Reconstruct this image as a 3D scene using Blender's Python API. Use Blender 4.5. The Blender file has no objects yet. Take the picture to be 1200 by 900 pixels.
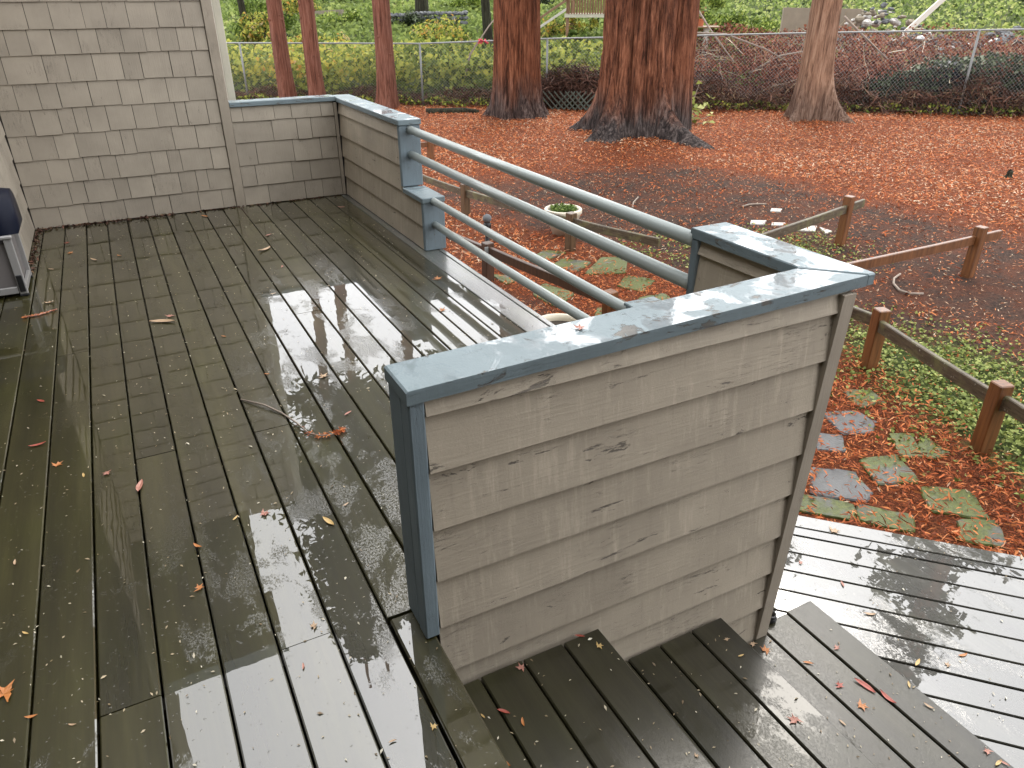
import bpy, math, random
import numpy as np
from mathutils import Matrix, Vector

random.seed(7)
rng = np.random.default_rng(11)
sc = bpy.context.scene
COL = sc.collection

# ------------------------------------------------------------------ camera, sky, sun, exposure
cam_d = bpy.data.cameras.new('camera')
cam = bpy.data.objects.new('camera', cam_d)
COL.objects.link(cam)
cam_d.sensor_width = 36.0
cam_d.lens = 25.82
cam_d.clip_start = 0.05
cam_d.clip_end = 800
cam.matrix_world = Matrix(((0.886982, 0.217901, -0.407163, 0.0),
                           (-0.461774, 0.408505, -0.78733, 0.0),
                           (-0.005232, 0.886365, 0.462957, 1.53),
                           (0, 0, 0, 1)))
sc.camera = cam

SUN_EL, SUN_AZ = math.radians(50), math.radians(42)     # azimuth clockwise from +Y
world = bpy.data.worlds.new('World')
sc.world = world
world.use_nodes = True
wn = world.node_tree
bg = wn.nodes['Background']
sky = wn.nodes.new('ShaderNodeTexSky')
sky.sky_type = 'NISHITA'
sky.sun_disc = False
sky.sun_elevation = SUN_EL
sky.sun_rotation = SUN_AZ
sky.air_density = 1.0
sky.dust_density = 3.0
sky.ozone_density = 1.0
hs = wn.nodes.new('ShaderNodeHueSaturation')               # cloud layer: the blue is mostly veiled
hs.inputs['Saturation'].default_value = 0.22
wn.links.new(sky.outputs[0], hs.inputs['Color'])
cl = wn.nodes.new('ShaderNodeMix')                          # an even, closed cloud deck over the clear sky
cl.data_type = 'RGBA'
cl.inputs['Factor'].default_value = 0.6
cl.inputs['B'].default_value = (10.1, 10.15, 10.3, 1)
wn.links.new(hs.outputs[0], cl.inputs['A'])
wn.links.new(cl.outputs['Result'], bg.inputs['Color'])
bg.inputs['Strength'].default_value = 0.15

sun_d = bpy.data.lights.new('sun', 'SUN')
sun_d.energy = 0.9
sun_d.angle = math.radians(25)
sun_d.color = (1.0, 0.93, 0.82)
sun = bpy.data.objects.new('sun', sun_d)
COL.objects.link(sun)
sd = Vector((math.sin(SUN_AZ) * math.cos(SUN_EL), math.cos(SUN_AZ) * math.cos(SUN_EL), math.sin(SUN_EL)))
sun.rotation_euler = sd.to_track_quat('Z', 'Y').to_euler()

sc.view_settings.view_transform = 'Standard'
sc.view_settings.look = 'None'
sc.view_settings.exposure = 1.42
sc.view_settings.gamma = 1.0
sc.view_settings.use_curve_mapping = False
sc.cycles.max_bounces = 4
sc.cycles.diffuse_bounces = 2
sc.cycles.glossy_bounces = 3
sc.cycles.transmission_bounces = 2
sc.cycles.caustics_reflective = False
sc.cycles.caustics_refractive = False
sc.cycles.sample_clamp_indirect = 6.0

# ------------------------------------------------------------------ helpers
WL = {}


def link(o, parent=None, loc=(0, 0, 0)):
    COL.objects.link(o)
    base = Vector((0, 0, 0))
    if parent is not None:
        o.parent = parent
        base = WL[parent.name]
    o.location = Vector(loc) - base
    WL[o.name] = Vector(loc)
    return o


def tag(o, label=None, cat=None, group=None, kind=None):
    if label:
        o['label'] = label
    if cat:
        o['category'] = cat
        if not kind:
            o['kind'] = 'thing'
    if group:
        o['group'] = group
    if kind:
        o['kind'] = kind
    return o


def empty(name, loc, label=None, cat=None, group=None, kind=None, parent=None):
    o = bpy.data.objects.new(name, None)
    o.empty_display_size = 0.1
    link(o, parent, loc)
    return tag(o, label, cat, group, kind)


def mesh_np(name, V, F, rnd=None, smooth=False):
    """V (n,3); F list of polys or (m,k) int array; rnd per-face float"""
    me = bpy.data.meshes.new(name)
    V = np.asarray(V, dtype=np.float32)
    if isinstance(F, np.ndarray):
        m, k = F.shape
        me.vertices.add(len(V))
        me.vertices.foreach_set('co', V.ravel())
        me.loops.add(m * k)
        me.loops.foreach_set('vertex_index', F.astype(np.int32).ravel())
        me.polygons.add(m)
        me.polygons.foreach_set('loop_start', np.arange(0, m * k, k, dtype=np.int32))
        if smooth:
            me.polygons.foreach_set('use_smooth', np.ones(m, dtype=bool))
        me.update(calc_edges=True)
    else:
        me.from_pydata([tuple(map(float, v)) for v in V], [], F)
        if smooth:
            me.polygons.foreach_set('use_smooth', np.ones(len(F), dtype=bool))
        me.update()
    if rnd is not None:
        a = me.attributes.new('rnd', 'FLOAT', 'FACE')
        a.data.foreach_set('value', np.asarray(rnd, dtype=np.float32))
    return me


def obj(name, V, F, mat, parent=None, rnd=None, smooth=False, origin=None):
    V = np.asarray(V, dtype=np.float64)
    if origin is None:
        origin = (V.min(0) + V.max(0)) / 2
        origin[2] = V[:, 2].min()
    me = mesh_np(name, V - np.asarray(origin), F, rnd, smooth)
    me.materials.append(mat)
    o = bpy.data.objects.new(name, me)
    return link(o, parent, origin)


class MB:
    def __init__(s):
        s.V = []
        s.F = []

    def add(s, V, F):
        b = len(s.V)
        s.V += [tuple(v) for v in V]
        s.F += [tuple(i + b for i in f) for f in F]
        return s

    def build(s, name, mat, parent=None, smooth=False, origin=None):
        return obj(name, s.V, s.F, mat, parent, None, smooth, origin)


def orient(V, F):
    V = np.asarray(V, float)
    c = V.mean(0)
    out = []
    for f in F:
        p = V[list(f)]
        n = np.zeros(3)
        for i in range(len(f)):
            n += np.cross(p[i] - p[0], p[(i + 1) % len(f)] - p[0])
        out.append(tuple(f) if n @ (p.mean(0) - c) >= 0 else tuple(reversed(f)))
    return out


def cbox(x0, x1, y0, y1, z0, z1, c=0.003):
    """chamfered box; c may be given per axis"""
    cc = c if isinstance(c, tuple) else (c, c, c)
    lo = (x0, y0, z0)
    hi = (x1, y1, z1)
    V = []
    idx = {}
    for sx in (0, 1):
        for sy in (0, 1):
            for sz in (0, 1):
                s = (sx, sy, sz)
                for a in range(3):
                    p = []
                    for k in range(3):
                        e = hi[k] if s[k] else lo[k]
                        if k != a:
                            e += -cc[k] if s[k] else cc[k]
                        p.append(e)
                    idx[(s, a)] = len(V)
                    V.append(p)
    F = []
    for a in range(3):
        o = [k for k in range(3) if k != a]
        for s in (0, 1):
            q = []
            for u, v in ((0, 0), (1, 0), (1, 1), (0, 1)):
                t = [0, 0, 0]
                t[a] = s
                t[o[0]] = u
                t[o[1]] = v
                q.append(idx[(tuple(t), a)])
            F.append(q)
    for c_ in range(3):
        a, b = [k for k in range(3) if k != c_]
        for u in (0, 1):
            for v in (0, 1):
                t0 = [0, 0, 0]
                t0[a] = u
                t0[b] = v
                t1 = list(t0)
                t1[c_] = 1
                t0, t1 = tuple(t0), tuple(t1)
                F.append([idx[(t0, a)], idx[(t0, b)], idx[(t1, b)], idx[(t1, a)]])
    for sx in (0, 1):
        for sy in (0, 1):
            for sz in (0, 1):
                F.append([idx[((sx, sy, sz), a)] for a in range(3)])
    return V, orient(V, F)


def box_obj(name, b, mat, parent=None, c=0.003, rot=None):
    V, F = cbox(*b, c)
    if rot is not None:           # (axis, angle) about centre
        V = np.array(V)
        m = V.mean(0)
        R = np.array(Matrix.Rotation(rot[1], 3, rot[0]))
        V = (V - m) @ R.T + m
    return obj(name, V, F, mat, parent)


def prism(profile, p0, u, n, up, length):
    """profile [(out, up)] swept along u from p0"""
    p0, u, n, up = (np.array(a, float) for a in (p0, u, n, up))
    k = len(profile)
    V = [p0 + n * a + up * b for a, b in profile] + [p0 + u * length + n * a + up * b for a, b in profile]
    F = [(i, (i + 1) % k, k + (i + 1) % k, k + i) for i in range(k)] + [tuple(range(k)), tuple(range(k, 2 * k))]
    return V, orient(V, F)


def tube(pts, r, sides=8, caps=True):
    pts = [np.array(p, float) for p in pts]
    rs = r if isinstance(r, (list, tuple)) else [r] * len(pts)
    V, F = [], []
    up0 = np.array((0.13, 0.21, 0.97))
    for i, p in enumerate(pts):
        d = pts[min(i + 1, len(pts) - 1)] - pts[max(i - 1, 0)]
        d = d / (np.linalg.norm(d) + 1e-9)
        a = np.cross(d, up0)
        if np.linalg.norm(a) < 0.1:
            a = np.cross(d, (1, 0, 0))
        a /= np.linalg.norm(a)
        b = np.cross(d, a)
        for k in range(sides):
            t = 2 * math.pi * k / sides
            V.append(p + rs[i] * (a * math.cos(t) + b * math.sin(t)))
    for i in range(len(pts) - 1):
        for k in range(sides):
            k2 = (k + 1) % sides
            F.append((i * sides + k, i * sides + k2, (i + 1) * sides + k2, (i + 1) * sides + k))
    if caps:
        F.append(tuple(reversed(range(sides))))
        F.append(tuple(range((len(pts) - 1) * sides, len(pts) * sides)))
    return V, F


def lathe(profile, cx, cy, seg=24):
    V, F = [], []
    for r, z in profile:
        for k in range(seg):
            t = 2 * math.pi * k / seg
            V.append((cx + r * math.cos(t), cy + r * math.sin(t), z))
    n = len(profile)
    for i in range(n - 1):
        for k in range(seg):
            k2 = (k + 1) % seg
            F.append((i * seg + k, i * seg + k2, (i + 1) * seg + k2, (i + 1) * seg + k))
    return V, F


# ------------------------------------------------------------------ materials
class NT:
    def __init__(s, name):
        s.m = bpy.data.materials.new(name)
        s.m.use_nodes = True
        s.t = s.m.node_tree
        s.b = s.t.nodes['Principled BSDF']
        s.pos = None

    def n(s, typ, **kw):
        nd = s.t.nodes.new(typ)
        for k, v in kw.items():
            setattr(nd, k, v)
        return nd

    def l(s, a, b):
        s.t.links.new(a, b)

    def coord(s, which='Object', scale=(1, 1, 1), rand=0.0, rot=(0, 0, 0)):
        if which == 'Position':
            src = s.n('ShaderNodeNewGeometry').outputs['Position']
        else:
            src = s.n('ShaderNodeTexCoord').outputs[which]
        if rand:
            oi = s.n('ShaderNodeObjectInfo')
            mu = s.n('ShaderNodeVectorMath', operation='SCALE')
            mu.inputs[0].default_value = (37.0, 91.0, 53.0)
            s.l(oi.outputs['Random'], mu.inputs['Scale'])
            ad = s.n('ShaderNodeVectorMath', operation='ADD')
            s.l(src, ad.inputs[0])
            s.l(mu.outputs[0], ad.inputs[1])
            src = ad.outputs[0]
        mp = s.n('ShaderNodeMapping')
        mp.inputs['Scale'].default_value = scale
        mp.inputs['Rotation'].default_value = rot
        s.l(src, mp.inputs['Vector'])
        return mp.outputs[0]

    def noise(s, vec, scale, detail=4, rough=0.55, dist=0.0, out='Fac'):
        nd = s.n('ShaderNodeTexNoise')
        nd.inputs['Scale'].default_value = scale
        nd.inputs['Detail'].default_value = detail
        nd.inputs['Roughness'].default_value = rough
        nd.inputs['Distortion'].default_value = dist
        s.l(vec, nd.inputs['Vector'])
        return nd.outputs[out]

    def ramp(s, fac, stops, interp='LINEAR'):
        nd = s.n('ShaderNodeValToRGB')
        cr = nd.color_ramp
        cr.interpolation = interp
        while len(cr.elements) < len(stops):
            cr.elements.new(0.5)
        for e, (p, c) in zip(cr.elements, stops):
            e.position = p
            e.color = (c, c, c, 1) if isinstance(c, (int, float)) else (*c, 1)
        s.l(fac, nd.inputs['Fac'])
        return nd.outputs['Color']

    def mix(s, fac, a, b, mode='MIX'):
        nd = s.n('ShaderNodeMix', data_type='RGBA', blend_type=mode)
        for sock, v in ((nd.inputs['Factor'], fac), (nd.inputs['A'], a), (nd.inputs['B'], b)):
            if isinstance(v, bpy.types.NodeSocket):
                s.l(v, sock)
            elif isinstance(v, (int, float)):
                sock.default_value = v if sock.type == 'VALUE' else (v, v, v, 1)
            else:
                sock.default_value = (*v, 1)
        return nd.outputs['Result']

    def math(s, op, a, b=0.0):
        nd = s.n('ShaderNodeMath', operation=op)
        for i, v in enumerate((a, b)):
            if isinstance(v, bpy.types.NodeSocket):
                s.l(v, nd.inputs[i])
            else:
                nd.inputs[i].default_value = v
        return nd.outputs[0]

    def bump(s, h, strength=0.3, dist=0.01, prev=None):
        nd = s.n('ShaderNodeBump')
        nd.inputs['Strength'].default_value = strength
        nd.inputs['Distance'].default_value = dist
        s.l(h, nd.inputs['Height'])
        if prev is not None:
            s.l(prev, nd.inputs['Normal'])
        return nd.outputs[0]

    def set(s, **kw):
        names = dict(color='Base Color', rough='Roughness', normal='Normal', coat='Coat Weight', coat_rough='Coat Roughness', coat_ior='Coat IOR',
                     coat_normal='Coat Normal', spec='Specular IOR Level', metal='Metallic', ior='IOR', trans='Transmission Weight',
                     sss='Subsurface Weight', alpha='Alpha')
        for k, v in kw.items():
            sk = s.b.inputs[names[k]]
            if isinstance(v, bpy.types.NodeSocket):
                s.l(v, sk)
            elif isinstance(v, tuple):
                sk.default_value = (*v, 1)
            else:
                sk.default_value = v
        return s

    def rnd(s):
        return s.n('ShaderNodeObjectInfo').outputs['Random']

    def attr(s, name='rnd'):
        return s.n('ShaderNodeAttribute', attribute_name=name).outputs['Fac']


def wet_wood(name, axis, c0, c1, c2, ior=2.0, coat=1.0, rmul=1.0, dry=0.53):
    """dark stained boards under a film of rain; axis = board direction rotation about Z"""
    m = NT(name)
    P = m.coord('Position', rot=(0, 0, axis))
    Pl = m.coord('Position', scale=(9, 0.9, 9), rot=(0, 0, axis), rand=1)
    Pg = m.coord('Position', scale=(90, 4, 90), rot=(0, 0, axis), rand=1)
    big = m.noise(Pl, 1.0, 5, 0.6)
    grain = m.noise(Pg, 1.0, 3, 0.6)
    col = m.ramp(big, [(0.3, c0), (0.55, c1), (0.75, c2)])
    bvar = m.ramp(m.rnd(), [(0, 0.75), (1, 1.3)])
    col = m.mix(1.0, col, bvar, 'MULTIPLY')
    col = m.mix(0.35, col, m.ramp(grain, [(0.3, 0.6), (0.7, 1.25)]), 'MULTIPLY')
    # algae-green cast in patches
    alg = m.ramp(m.noise(P, 2.3, 4, 0.6), [(0.48, 0.0), (0.68, 0.6)])
    col = m.mix(alg, col, m.mix(1.0, col, (1.0, 1.12, 0.72), 'MULTIPLY'))
    # film of water: a clear mirror where it stands, broken up with a ragged edge where the board sheds it
    stand = m.noise(m.coord('Position', scale=(2.0, 1.1, 1), rot=(0, 0, axis), rand=0.03), 1.5, 9, 0.72, 0.4)
    film = m.ramp(stand, [(dry, 0.0), (dry + 0.05, 1.0)])
    fine = m.noise(m.coord('Position', scale=(1, 0.6, 1), rot=(0, 0, axis)), 190, 3, 0.7)
    cr = m.math('ADD', m.math('MULTIPLY', film, 0.10 * rmul), 0.004 * rmul)
    warp = m.noise(m.coord('Position', scale=(7, 1.6, 7), rot=(0, 0, axis), rand=1), 1.0, 3, 0.5)
    cn = m.bump(warp, 0.05, 0.010)
    cn = m.bump(m.math('MULTIPLY', m.ramp(fine, [(0.5, 0.0), (0.62, 1.0)]), film), 0.22, 0.001, cn)
    husk = m.ramp(m.noise(m.coord('Position', scale=(1, 1.4, 1)), 75, 2, 0.5), [(0.70, 0.0), (0.74, 1.0)])
    cn = m.bump(husk, 0.3, 0.002, cn)
    gn = m.bump(grain, 0.25, 0.002)
    m.set(color=col, rough=0.42, normal=gn, coat=coat, coat_ior=ior, coat_rough=cr, coat_normal=cn, spec=0.3)
    return m.m


def painted_wood(name, c, chip=0.5, streak=0.25, horiz=True, wet=0.0, rand=1, coat_ior=1.5):
    m = NT(name)
    P = m.coord('Position', rand=rand)
    g = m.noise(m.coord('Position', scale=(6, 6, 120) if horiz else (120, 120, 6), rand=rand), 1.0, 4, 0.65)
    blot = m.noise(P, 3.1, 5, 0.6)
    drip = m.math('ADD', m.math('MULTIPLY', m.noise(m.coord('Position', scale=(38, 38, 2.6), rand=rand), 1.0, 6, 0.7), 0.7), m.math('MULTIPLY', m.noise(P, 5.0, 4, 0.6), 0.3))
    col = m.mix(m.ramp(blot, [(0.35, 0.0), (0.7, 1.0)]), tuple(v * 0.86 for v in c), tuple(v * 1.08 for v in c))
    col = m.mix(m.math('MULTIPLY', m.ramp(drip, [(0.52, 0.0), (0.66, 1.0)]), streak), col, tuple(min(0.8, v * 1.35 + 0.03) for v in c))
    col = m.mix(m.math('MULTIPLY', m.ramp(drip, [(0.30, 1.0), (0.44, 0.0)]), streak), col, tuple(v * 0.66 for v in c))
    col = m.mix(1.0, col, m.ramp(m.rnd(), [(0, 0.93), (1, 1.06)]), 'MULTIPLY')
    # cracked and flaked places where bare grey wood shows
    fl = m.noise(m.coord('Position', scale=(3.0, 3.0, 13) if horiz else (14, 14, 3), rand=rand), 2.0, 9, 0.72, 0.5)
    flm = m.ramp(fl, [(0.70 - 0.06 * chip, 0.0), (0.73 - 0.06 * chip, 1.0)])
    col = m.mix(m.math('MULTIPLY', flm, 0.85), col, m.ramp(g, [(0.35, (0.06, 0.052, 0.043)), (0.65, (0.17, 0.15, 0.125))]))
    ck = m.noise(m.coord('Position', scale=(2.2, 2.2, 30) if horiz else (30, 30, 2.2), rand=rand), 2.4, 7, 0.62, 0.8)
    ckm = m.math('MULTIPLY', m.ramp(ck, [(0.492, 0.0), (0.5, 1.0), (0.508, 0.0)]), m.ramp(m.noise(P, 4.3, 3, 0.5), [(0.54, 0.0), (0.62, 1.0)]))
    col = m.mix(m.math('MULTIPLY', ckm, 0.75), col, (0.07, 0.06, 0.05))
    flm = m.math('ADD', flm, ckm)
    h = m.math('SUBTRACT', m.math('MULTIPLY', g, 0.6), flm)
    h = m.math('ADD', h, m.math('MULTIPLY', m.noise(P, 160, 3, 0.6), 0.25))
    nb = m.bump(h, 0.6, 0.004)
    m.set(color=col, rough=0.62, normal=nb, spec=0.35)
    if wet:
        wm = m.noise(m.coord('Position', scale=(1.6, 1.6, 1)), 4.2, 6, 0.62, 0.6)
        nz = m.n('ShaderNodeNewGeometry')
        sp = m.n('ShaderNodeSeparateXYZ')
        m.l(nz.outputs['Normal'], sp.inputs[0])
        upm = m.ramp(sp.outputs['Z'], [(0.6, 0.0), (0.9, 1.0)])     # rain stands on level faces only
        wmm = m.ramp(wm, [(0.44, 1.0), (0.50, 0.0)])
        m.set(coat=m.math('MULTIPLY', upm, m.math('ADD', m.math('MULTIPLY', wmm, 0.85), 0.15)), coat_ior=coat_ior,
              coat_rough=m.ramp(wm, [(0.42, 0.03), (0.52, 0.30)]),
              coat_normal=m.bump(m.noise(m.coord('Position'), 60, 3, 0.5), 0.05, 0.002))
    return m.m


def simple(name, c, rough=0.6, metal=0.0, var=0.12, scale=8.0, bump=0.15, spec=0.4, coat=0.0):
    m = NT(name)
    P = m.coord('Position')
    n = m.noise(P, scale, 5, 0.6)
    col = m.mix(n, tuple(v * (1 - var) for v in c), tuple(min(1, v * (1 + var)) for v in c))
    m.set(color=col, rough=rough, metal=metal, spec=spec, normal=m.bump(m.noise(P, scale * 9, 3, 0.6), bump, 0.004), coat=coat)
    return m.m


def leafy(name, stops, rough=0.6, spec=0.15, trans=0.25):
    """each leaf face carries its own 'rnd' value"""
    m = NT(name)
    col = m.ramp(m.attr(), stops)
    m.set(color=col, rough=rough, spec=spec)
    if trans:
        tr = m.n('ShaderNodeBsdfTranslucent')
        m.l(col, tr.inputs['Color'])
        mx = m.n('ShaderNodeMixShader')
        mx.inputs[0].default_value = trans
        m.l(m.b.outputs[0], mx.inputs[1])
        m.l(tr.outputs[0], mx.inputs[2])
        m.l(mx.outputs[0], m.t.nodes['Material Output'].inputs['Surface'])
    return m.m


def bark(name, c0, c1, c2, vs=14, low_dark=0.0):
    m = NT(name)
    P = m.coord('Position', scale=(vs, vs, 0.9))
    n1 = m.noise(P, 1.0, 6, 0.68, 1.2)
    n2 = m.noise(m.coord('Position', scale=(vs * 3, vs * 3, 2.2)), 1.0, 5, 0.7, 0.6)
    n3 = m.noise(m.coord('Position'), 0.9, 4, 0.6)
    f = m.math('ADD', m.math('MULTIPLY', n1, 0.55), m.math('MULTIPLY', n2, 0.45))
    col = m.ramp(f, [(0.40, c0), (0.50, c1), (0.60, c2)])
    col = m.mix(m.ramp(n3, [(0.35, 0.0), (0.7, 0.55)]), col, m.mix(1.0, col, (0.78, 0.86, 0.95), 'MULTIPLY'))
    if low_dark:
        # soot-black, weathered butt of the trunk with a ragged upper edge
        sp = m.n('ShaderNodeSeparateXYZ')
        m.l(m.coord('Position'), sp.inputs[0])
        hz = m.math('ADD', sp.outputs['Z'], m.math('MULTIPLY', m.noise(m.coord('Position', scale=(3.5, 3.5, 0.8)), 1.0, 4, 0.65), -1.3))
        mk = m.ramp(m.math('ADD', hz, 1.5), [(0.25, 1.0), (0.95, 0.0)])
        col = m.mix(m.math('MULTIPLY', mk, low_dark), col, m.ramp(f, [(0.42, (0.012, 0.010, 0.010)), (0.5, (0.045, 0.038, 0.036)), (0.6, (0.13, 0.112, 0.105))]))
    nb = m.bump(f, 1.0, 0.12)
    m.set(color=col, rough=0.85, spec=0.2, normal=nb)
    return m.m


M = {}
M['deck'] = wet_wood('wet_deck_wood', 0.0, (0.018, 0.0155, 0.004), (0.032, 0.028, 0.0078), (0.050, 0.045, 0.016))
M['landing'] = wet_wood('wet_landing_wood', math.radians(-43.7), (0.016, 0.015, 0.010), (0.03, 0.028, 0.02), (0.05, 0.047, 0.038), 2.1)
M['step'] = wet_wood('wet_step_wood', 0.0, (0.016, 0.014, 0.008), (0.024, 0.021, 0.010), (0.036, 0.032, 0.018), 1.5, 0.6, 2.2, 0.42)
TAN = (0.42, 0.362, 0.282)
M['siding'] = painted_wood('tan_siding_paint', TAN, 1.3, 0.55)
M['shingle'] = painted_wood('tan_shingle_paint', (0.365, 0.318, 0.254), 0.6, 0.10, horiz=False)
M['shadeshingle'] = painted_wood('reflection_shade_cladding', (0.060, 0.052, 0.042), 0.1, 0.1, horiz=False)  # dark tone put on unseen walls to deepen the deck's reflections
M['tantrim'] = painted_wood('tan_trim_paint', (0.36, 0.31, 0.246), 0.4, 0.12, horiz=False)
M['cream'] = painted_wood('cream_paint', (0.55, 0.52, 0.42), 0.1, 0.1, horiz=False)
M['blue'] = painted_wood('blue_trim_paint', (0.18, 0.228, 0.255), 0.8, 0.4, horiz=False)
M['bluecap'] = painted_wood('wet_blue_cap_paint', (0.175, 0.222, 0.24), 1.9, 0.2, wet=1.0, rand=0, coat_ior=2.2)
M['rail'] = simple('grey_rail_paint', (0.36, 0.40, 0.38), 0.35, 0.0, 0.05, 5, 0.05, 0.5, 0.25)
M['edgeboard'] = wet_wood('grey_sky_sheen_edge_board', 0.0, (0.07, 0.072, 0.066), (0.11, 0.112, 0.105), (0.15, 0.152, 0.145), 2.1, 1.0, 1.6, 0.40)  # pale grey base carries the soft sky sheen of the outer board
M['core'] = simple('dark_sheathing', (0.05, 0.045, 0.04), 0.9)
M['under'] = simple('dark_joist_wood', (0.022, 0.019, 0.015), 0.8)
M['redpost'] = None


def stained_post(name, c0, c1):
    m = NT(name)
    g = m.noise(m.coord('Object', scale=(38, 38, 2.5), rand=1), 1.0, 5, 0.65)
    col = m.ramp(g, [(0.3, c0), (0.7, c1)])
    m.set(color=col, rough=0.45, spec=0.45, normal=m.bump(g, 0.3, 0.004), coat=0.25, coat_rough=0.25)
    return m.m


def weathered_rail(name):
    m = NT(name)
    g = m.noise(m.coord('Position', scale=(8, 8, 70), rand=1), 1.0, 5, 0.65)
    col = m.ramp(g, [(0.3, (0.035, 0.025, 0.015)), (0.7, (0.12, 0.092, 0.058))])
    moss = m.noise(m.coord('Position'), 9, 6, 0.65)
    col = m.mix(m.ramp(moss, [(0.5, 0.0), (0.66, 0.7)]), col, (0.14, 0.135, 0.055))
    col = m.mix(m.ramp(m.noise(m.coord('Position'), 40, 4, 0.7), [(0.64, 0.0), (0.69, 0.8)]), col, (0.38, 0.38, 0.33))
    m.set(color=col, rough=0.55, spec=0.4, normal=m.bump(g, 0.4, 0.005))
    return m.m


M['redpost'] = stained_post('wet_red_cedar', (0.072, 0.026, 0.008), (0.215, 0.084, 0.027))
M['darkpost'] = stained_post('dark_wet_cedar', (0.035, 0.018, 0.012), (0.09, 0.045, 0.026))
M['oldpost'] = stained_post('weathered_cedar', (0.045, 0.026, 0.012), (0.13, 0.078, 0.038))
M['redrail'] = stained_post('red_cedar_rail', (0.075, 0.029, 0.010), (0.19, 0.078, 0.030))
M['rail_old'] = weathered_rail('weathered_mossy_rail')
M['barkbig'] = bark('redwood_bark', (0.035, 0.013, 0.007), (0.17, 0.060, 0.030), (0.33, 0.135, 0.072), 9, 0.95)
M['barkmid'] = bark('redwood_bark_dense', (0.04, 0.014, 0.007), (0.19, 0.064, 0.030), (0.34, 0.135, 0.07), 11, 0.85)
M['barkthin'] = bark('young_redwood_bark', (0.085, 0.032, 0.019), (0.24, 0.094, 0.06), (0.34, 0.16, 0.11), 20)
M['barkpale'] = bark('pale_peeling_bark', (0.14, 0.072, 0.045), (0.34, 0.19, 0.12), (0.50, 0.31, 0.205), 12, 0.55)
M['barkdark'] = bark('mossy_dark_bark', (0.015, 0.014, 0.009), (0.035, 0.032, 0.02), (0.07, 0.07, 0.04), 12)
M['galv'] = simple('galvanised_steel', (0.26, 0.27, 0.265), 0.55, 0.3, 0.1, 20, 0.05)
M['wire'] = simple('galvanised_wire', (0.27, 0.27, 0.265), 0.6, 0.3, 0.1, 20, 0.0)
M['black'] = simple('black_plastic', (0.015, 0.015, 0.016), 0.35)
M['navy'] = simple('dark_navy_cover', (0.006, 0.008, 0.018), 0.4, 0.0, 0.2, 6, 0.1, 0.12, 0.0)
M['greymetal'] = simple('grey_metal', (0.34, 0.33, 0.32), 0.42, 0.25, 0.08, 10, 0.05)
M['greypanel'] = simple('grey_pink_panel', (0.17, 0.155, 0.15), 0.5)
M['terracotta'] = simple('terracotta', (0.42, 0.13, 0.06), 0.7)
M['bowl'] = simple('cream_glaze', (0.62, 0.56, 0.44), 0.4, 0, 0.08, 12)
M['soil'] = simple('potting_soil', (0.035, 0.026, 0.018), 0.9)
M['concrete'] = simple('old_concrete', (0.24, 0.205, 0.155), 0.85, 0, 0.3, 3, 0.4)
M['lightboard'] = simple('bare_pale_timber', (0.55, 0.52, 0.46), 0.7)
M['paleslab'] = simple('pale_slab', (0.42, 0.40, 0.37), 0.6, 0, 0.3, 9)
M['fencewood'] = stained_post('brown_fence_wood', (0.13, 0.07, 0.035), (0.30, 0.17, 0.09))
M['lattice'] = simple('green_grey_lattice', (0.085, 0.10, 0.08), 0.7)
M['rubble'] = simple('dark_rubble', (0.11, 0.115, 0.12), 0.8, 0, 0.5, 4, 0.4)
M['white'] = simple('white_plastic', (0.72, 0.74, 0.75), 0.5)
M['ribbon'] = simple('pink_ribbon', (0.55, 0.07, 0.10), 0.6)
M['twig'] = simple('pale_twig_bark', (0.26, 0.21, 0.17), 0.8, 0, 0.3, 30)


def stone_mat(name, moss, c0, c1):
    m = NT(name)
    P = m.coord('Position')
    n = m.noise(P, 7, 7, 0.65)
    col = m.mix(n, c0, c1)
    mm = m.math('ADD', m.noise(m.coord('Position'), 5.5, 5, 0.6), moss - 0.5)
    mk = m.ramp(mm, [(0.45, 0.0), (0.58, 1.0)])
    mc = m.ramp(m.noise(P, 60, 4, 0.7), [(0.3, (0.030, 0.042, 0.006)), (0.7, (0.105, 0.125, 0.018))])
    m.set(color=m.mix(mk, col, mc), rough=0.5, spec=0.25, coat=0.15, coat_rough=0.35,
          normal=m.bump(m.math('ADD', n, m.math('MULTIPLY', m.noise(P, 55, 4, 0.65), 0.4)), 0.5, 0.012))
    return m.m


M['stone_wet'] = stone_mat('wet_grey_slate', 0.40, (0.05, 0.052, 0.053), (0.14, 0.142, 0.142))
M['stone_half'] = stone_mat('half_mossy_slate', 0.58, (0.05, 0.05, 0.046), (0.115, 0.115, 0.105))
M['stone_moss'] = stone_mat('moss_covered_slate', 0.68, (0.08, 0.08, 0.07), (0.16, 0.155, 0.13))


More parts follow.
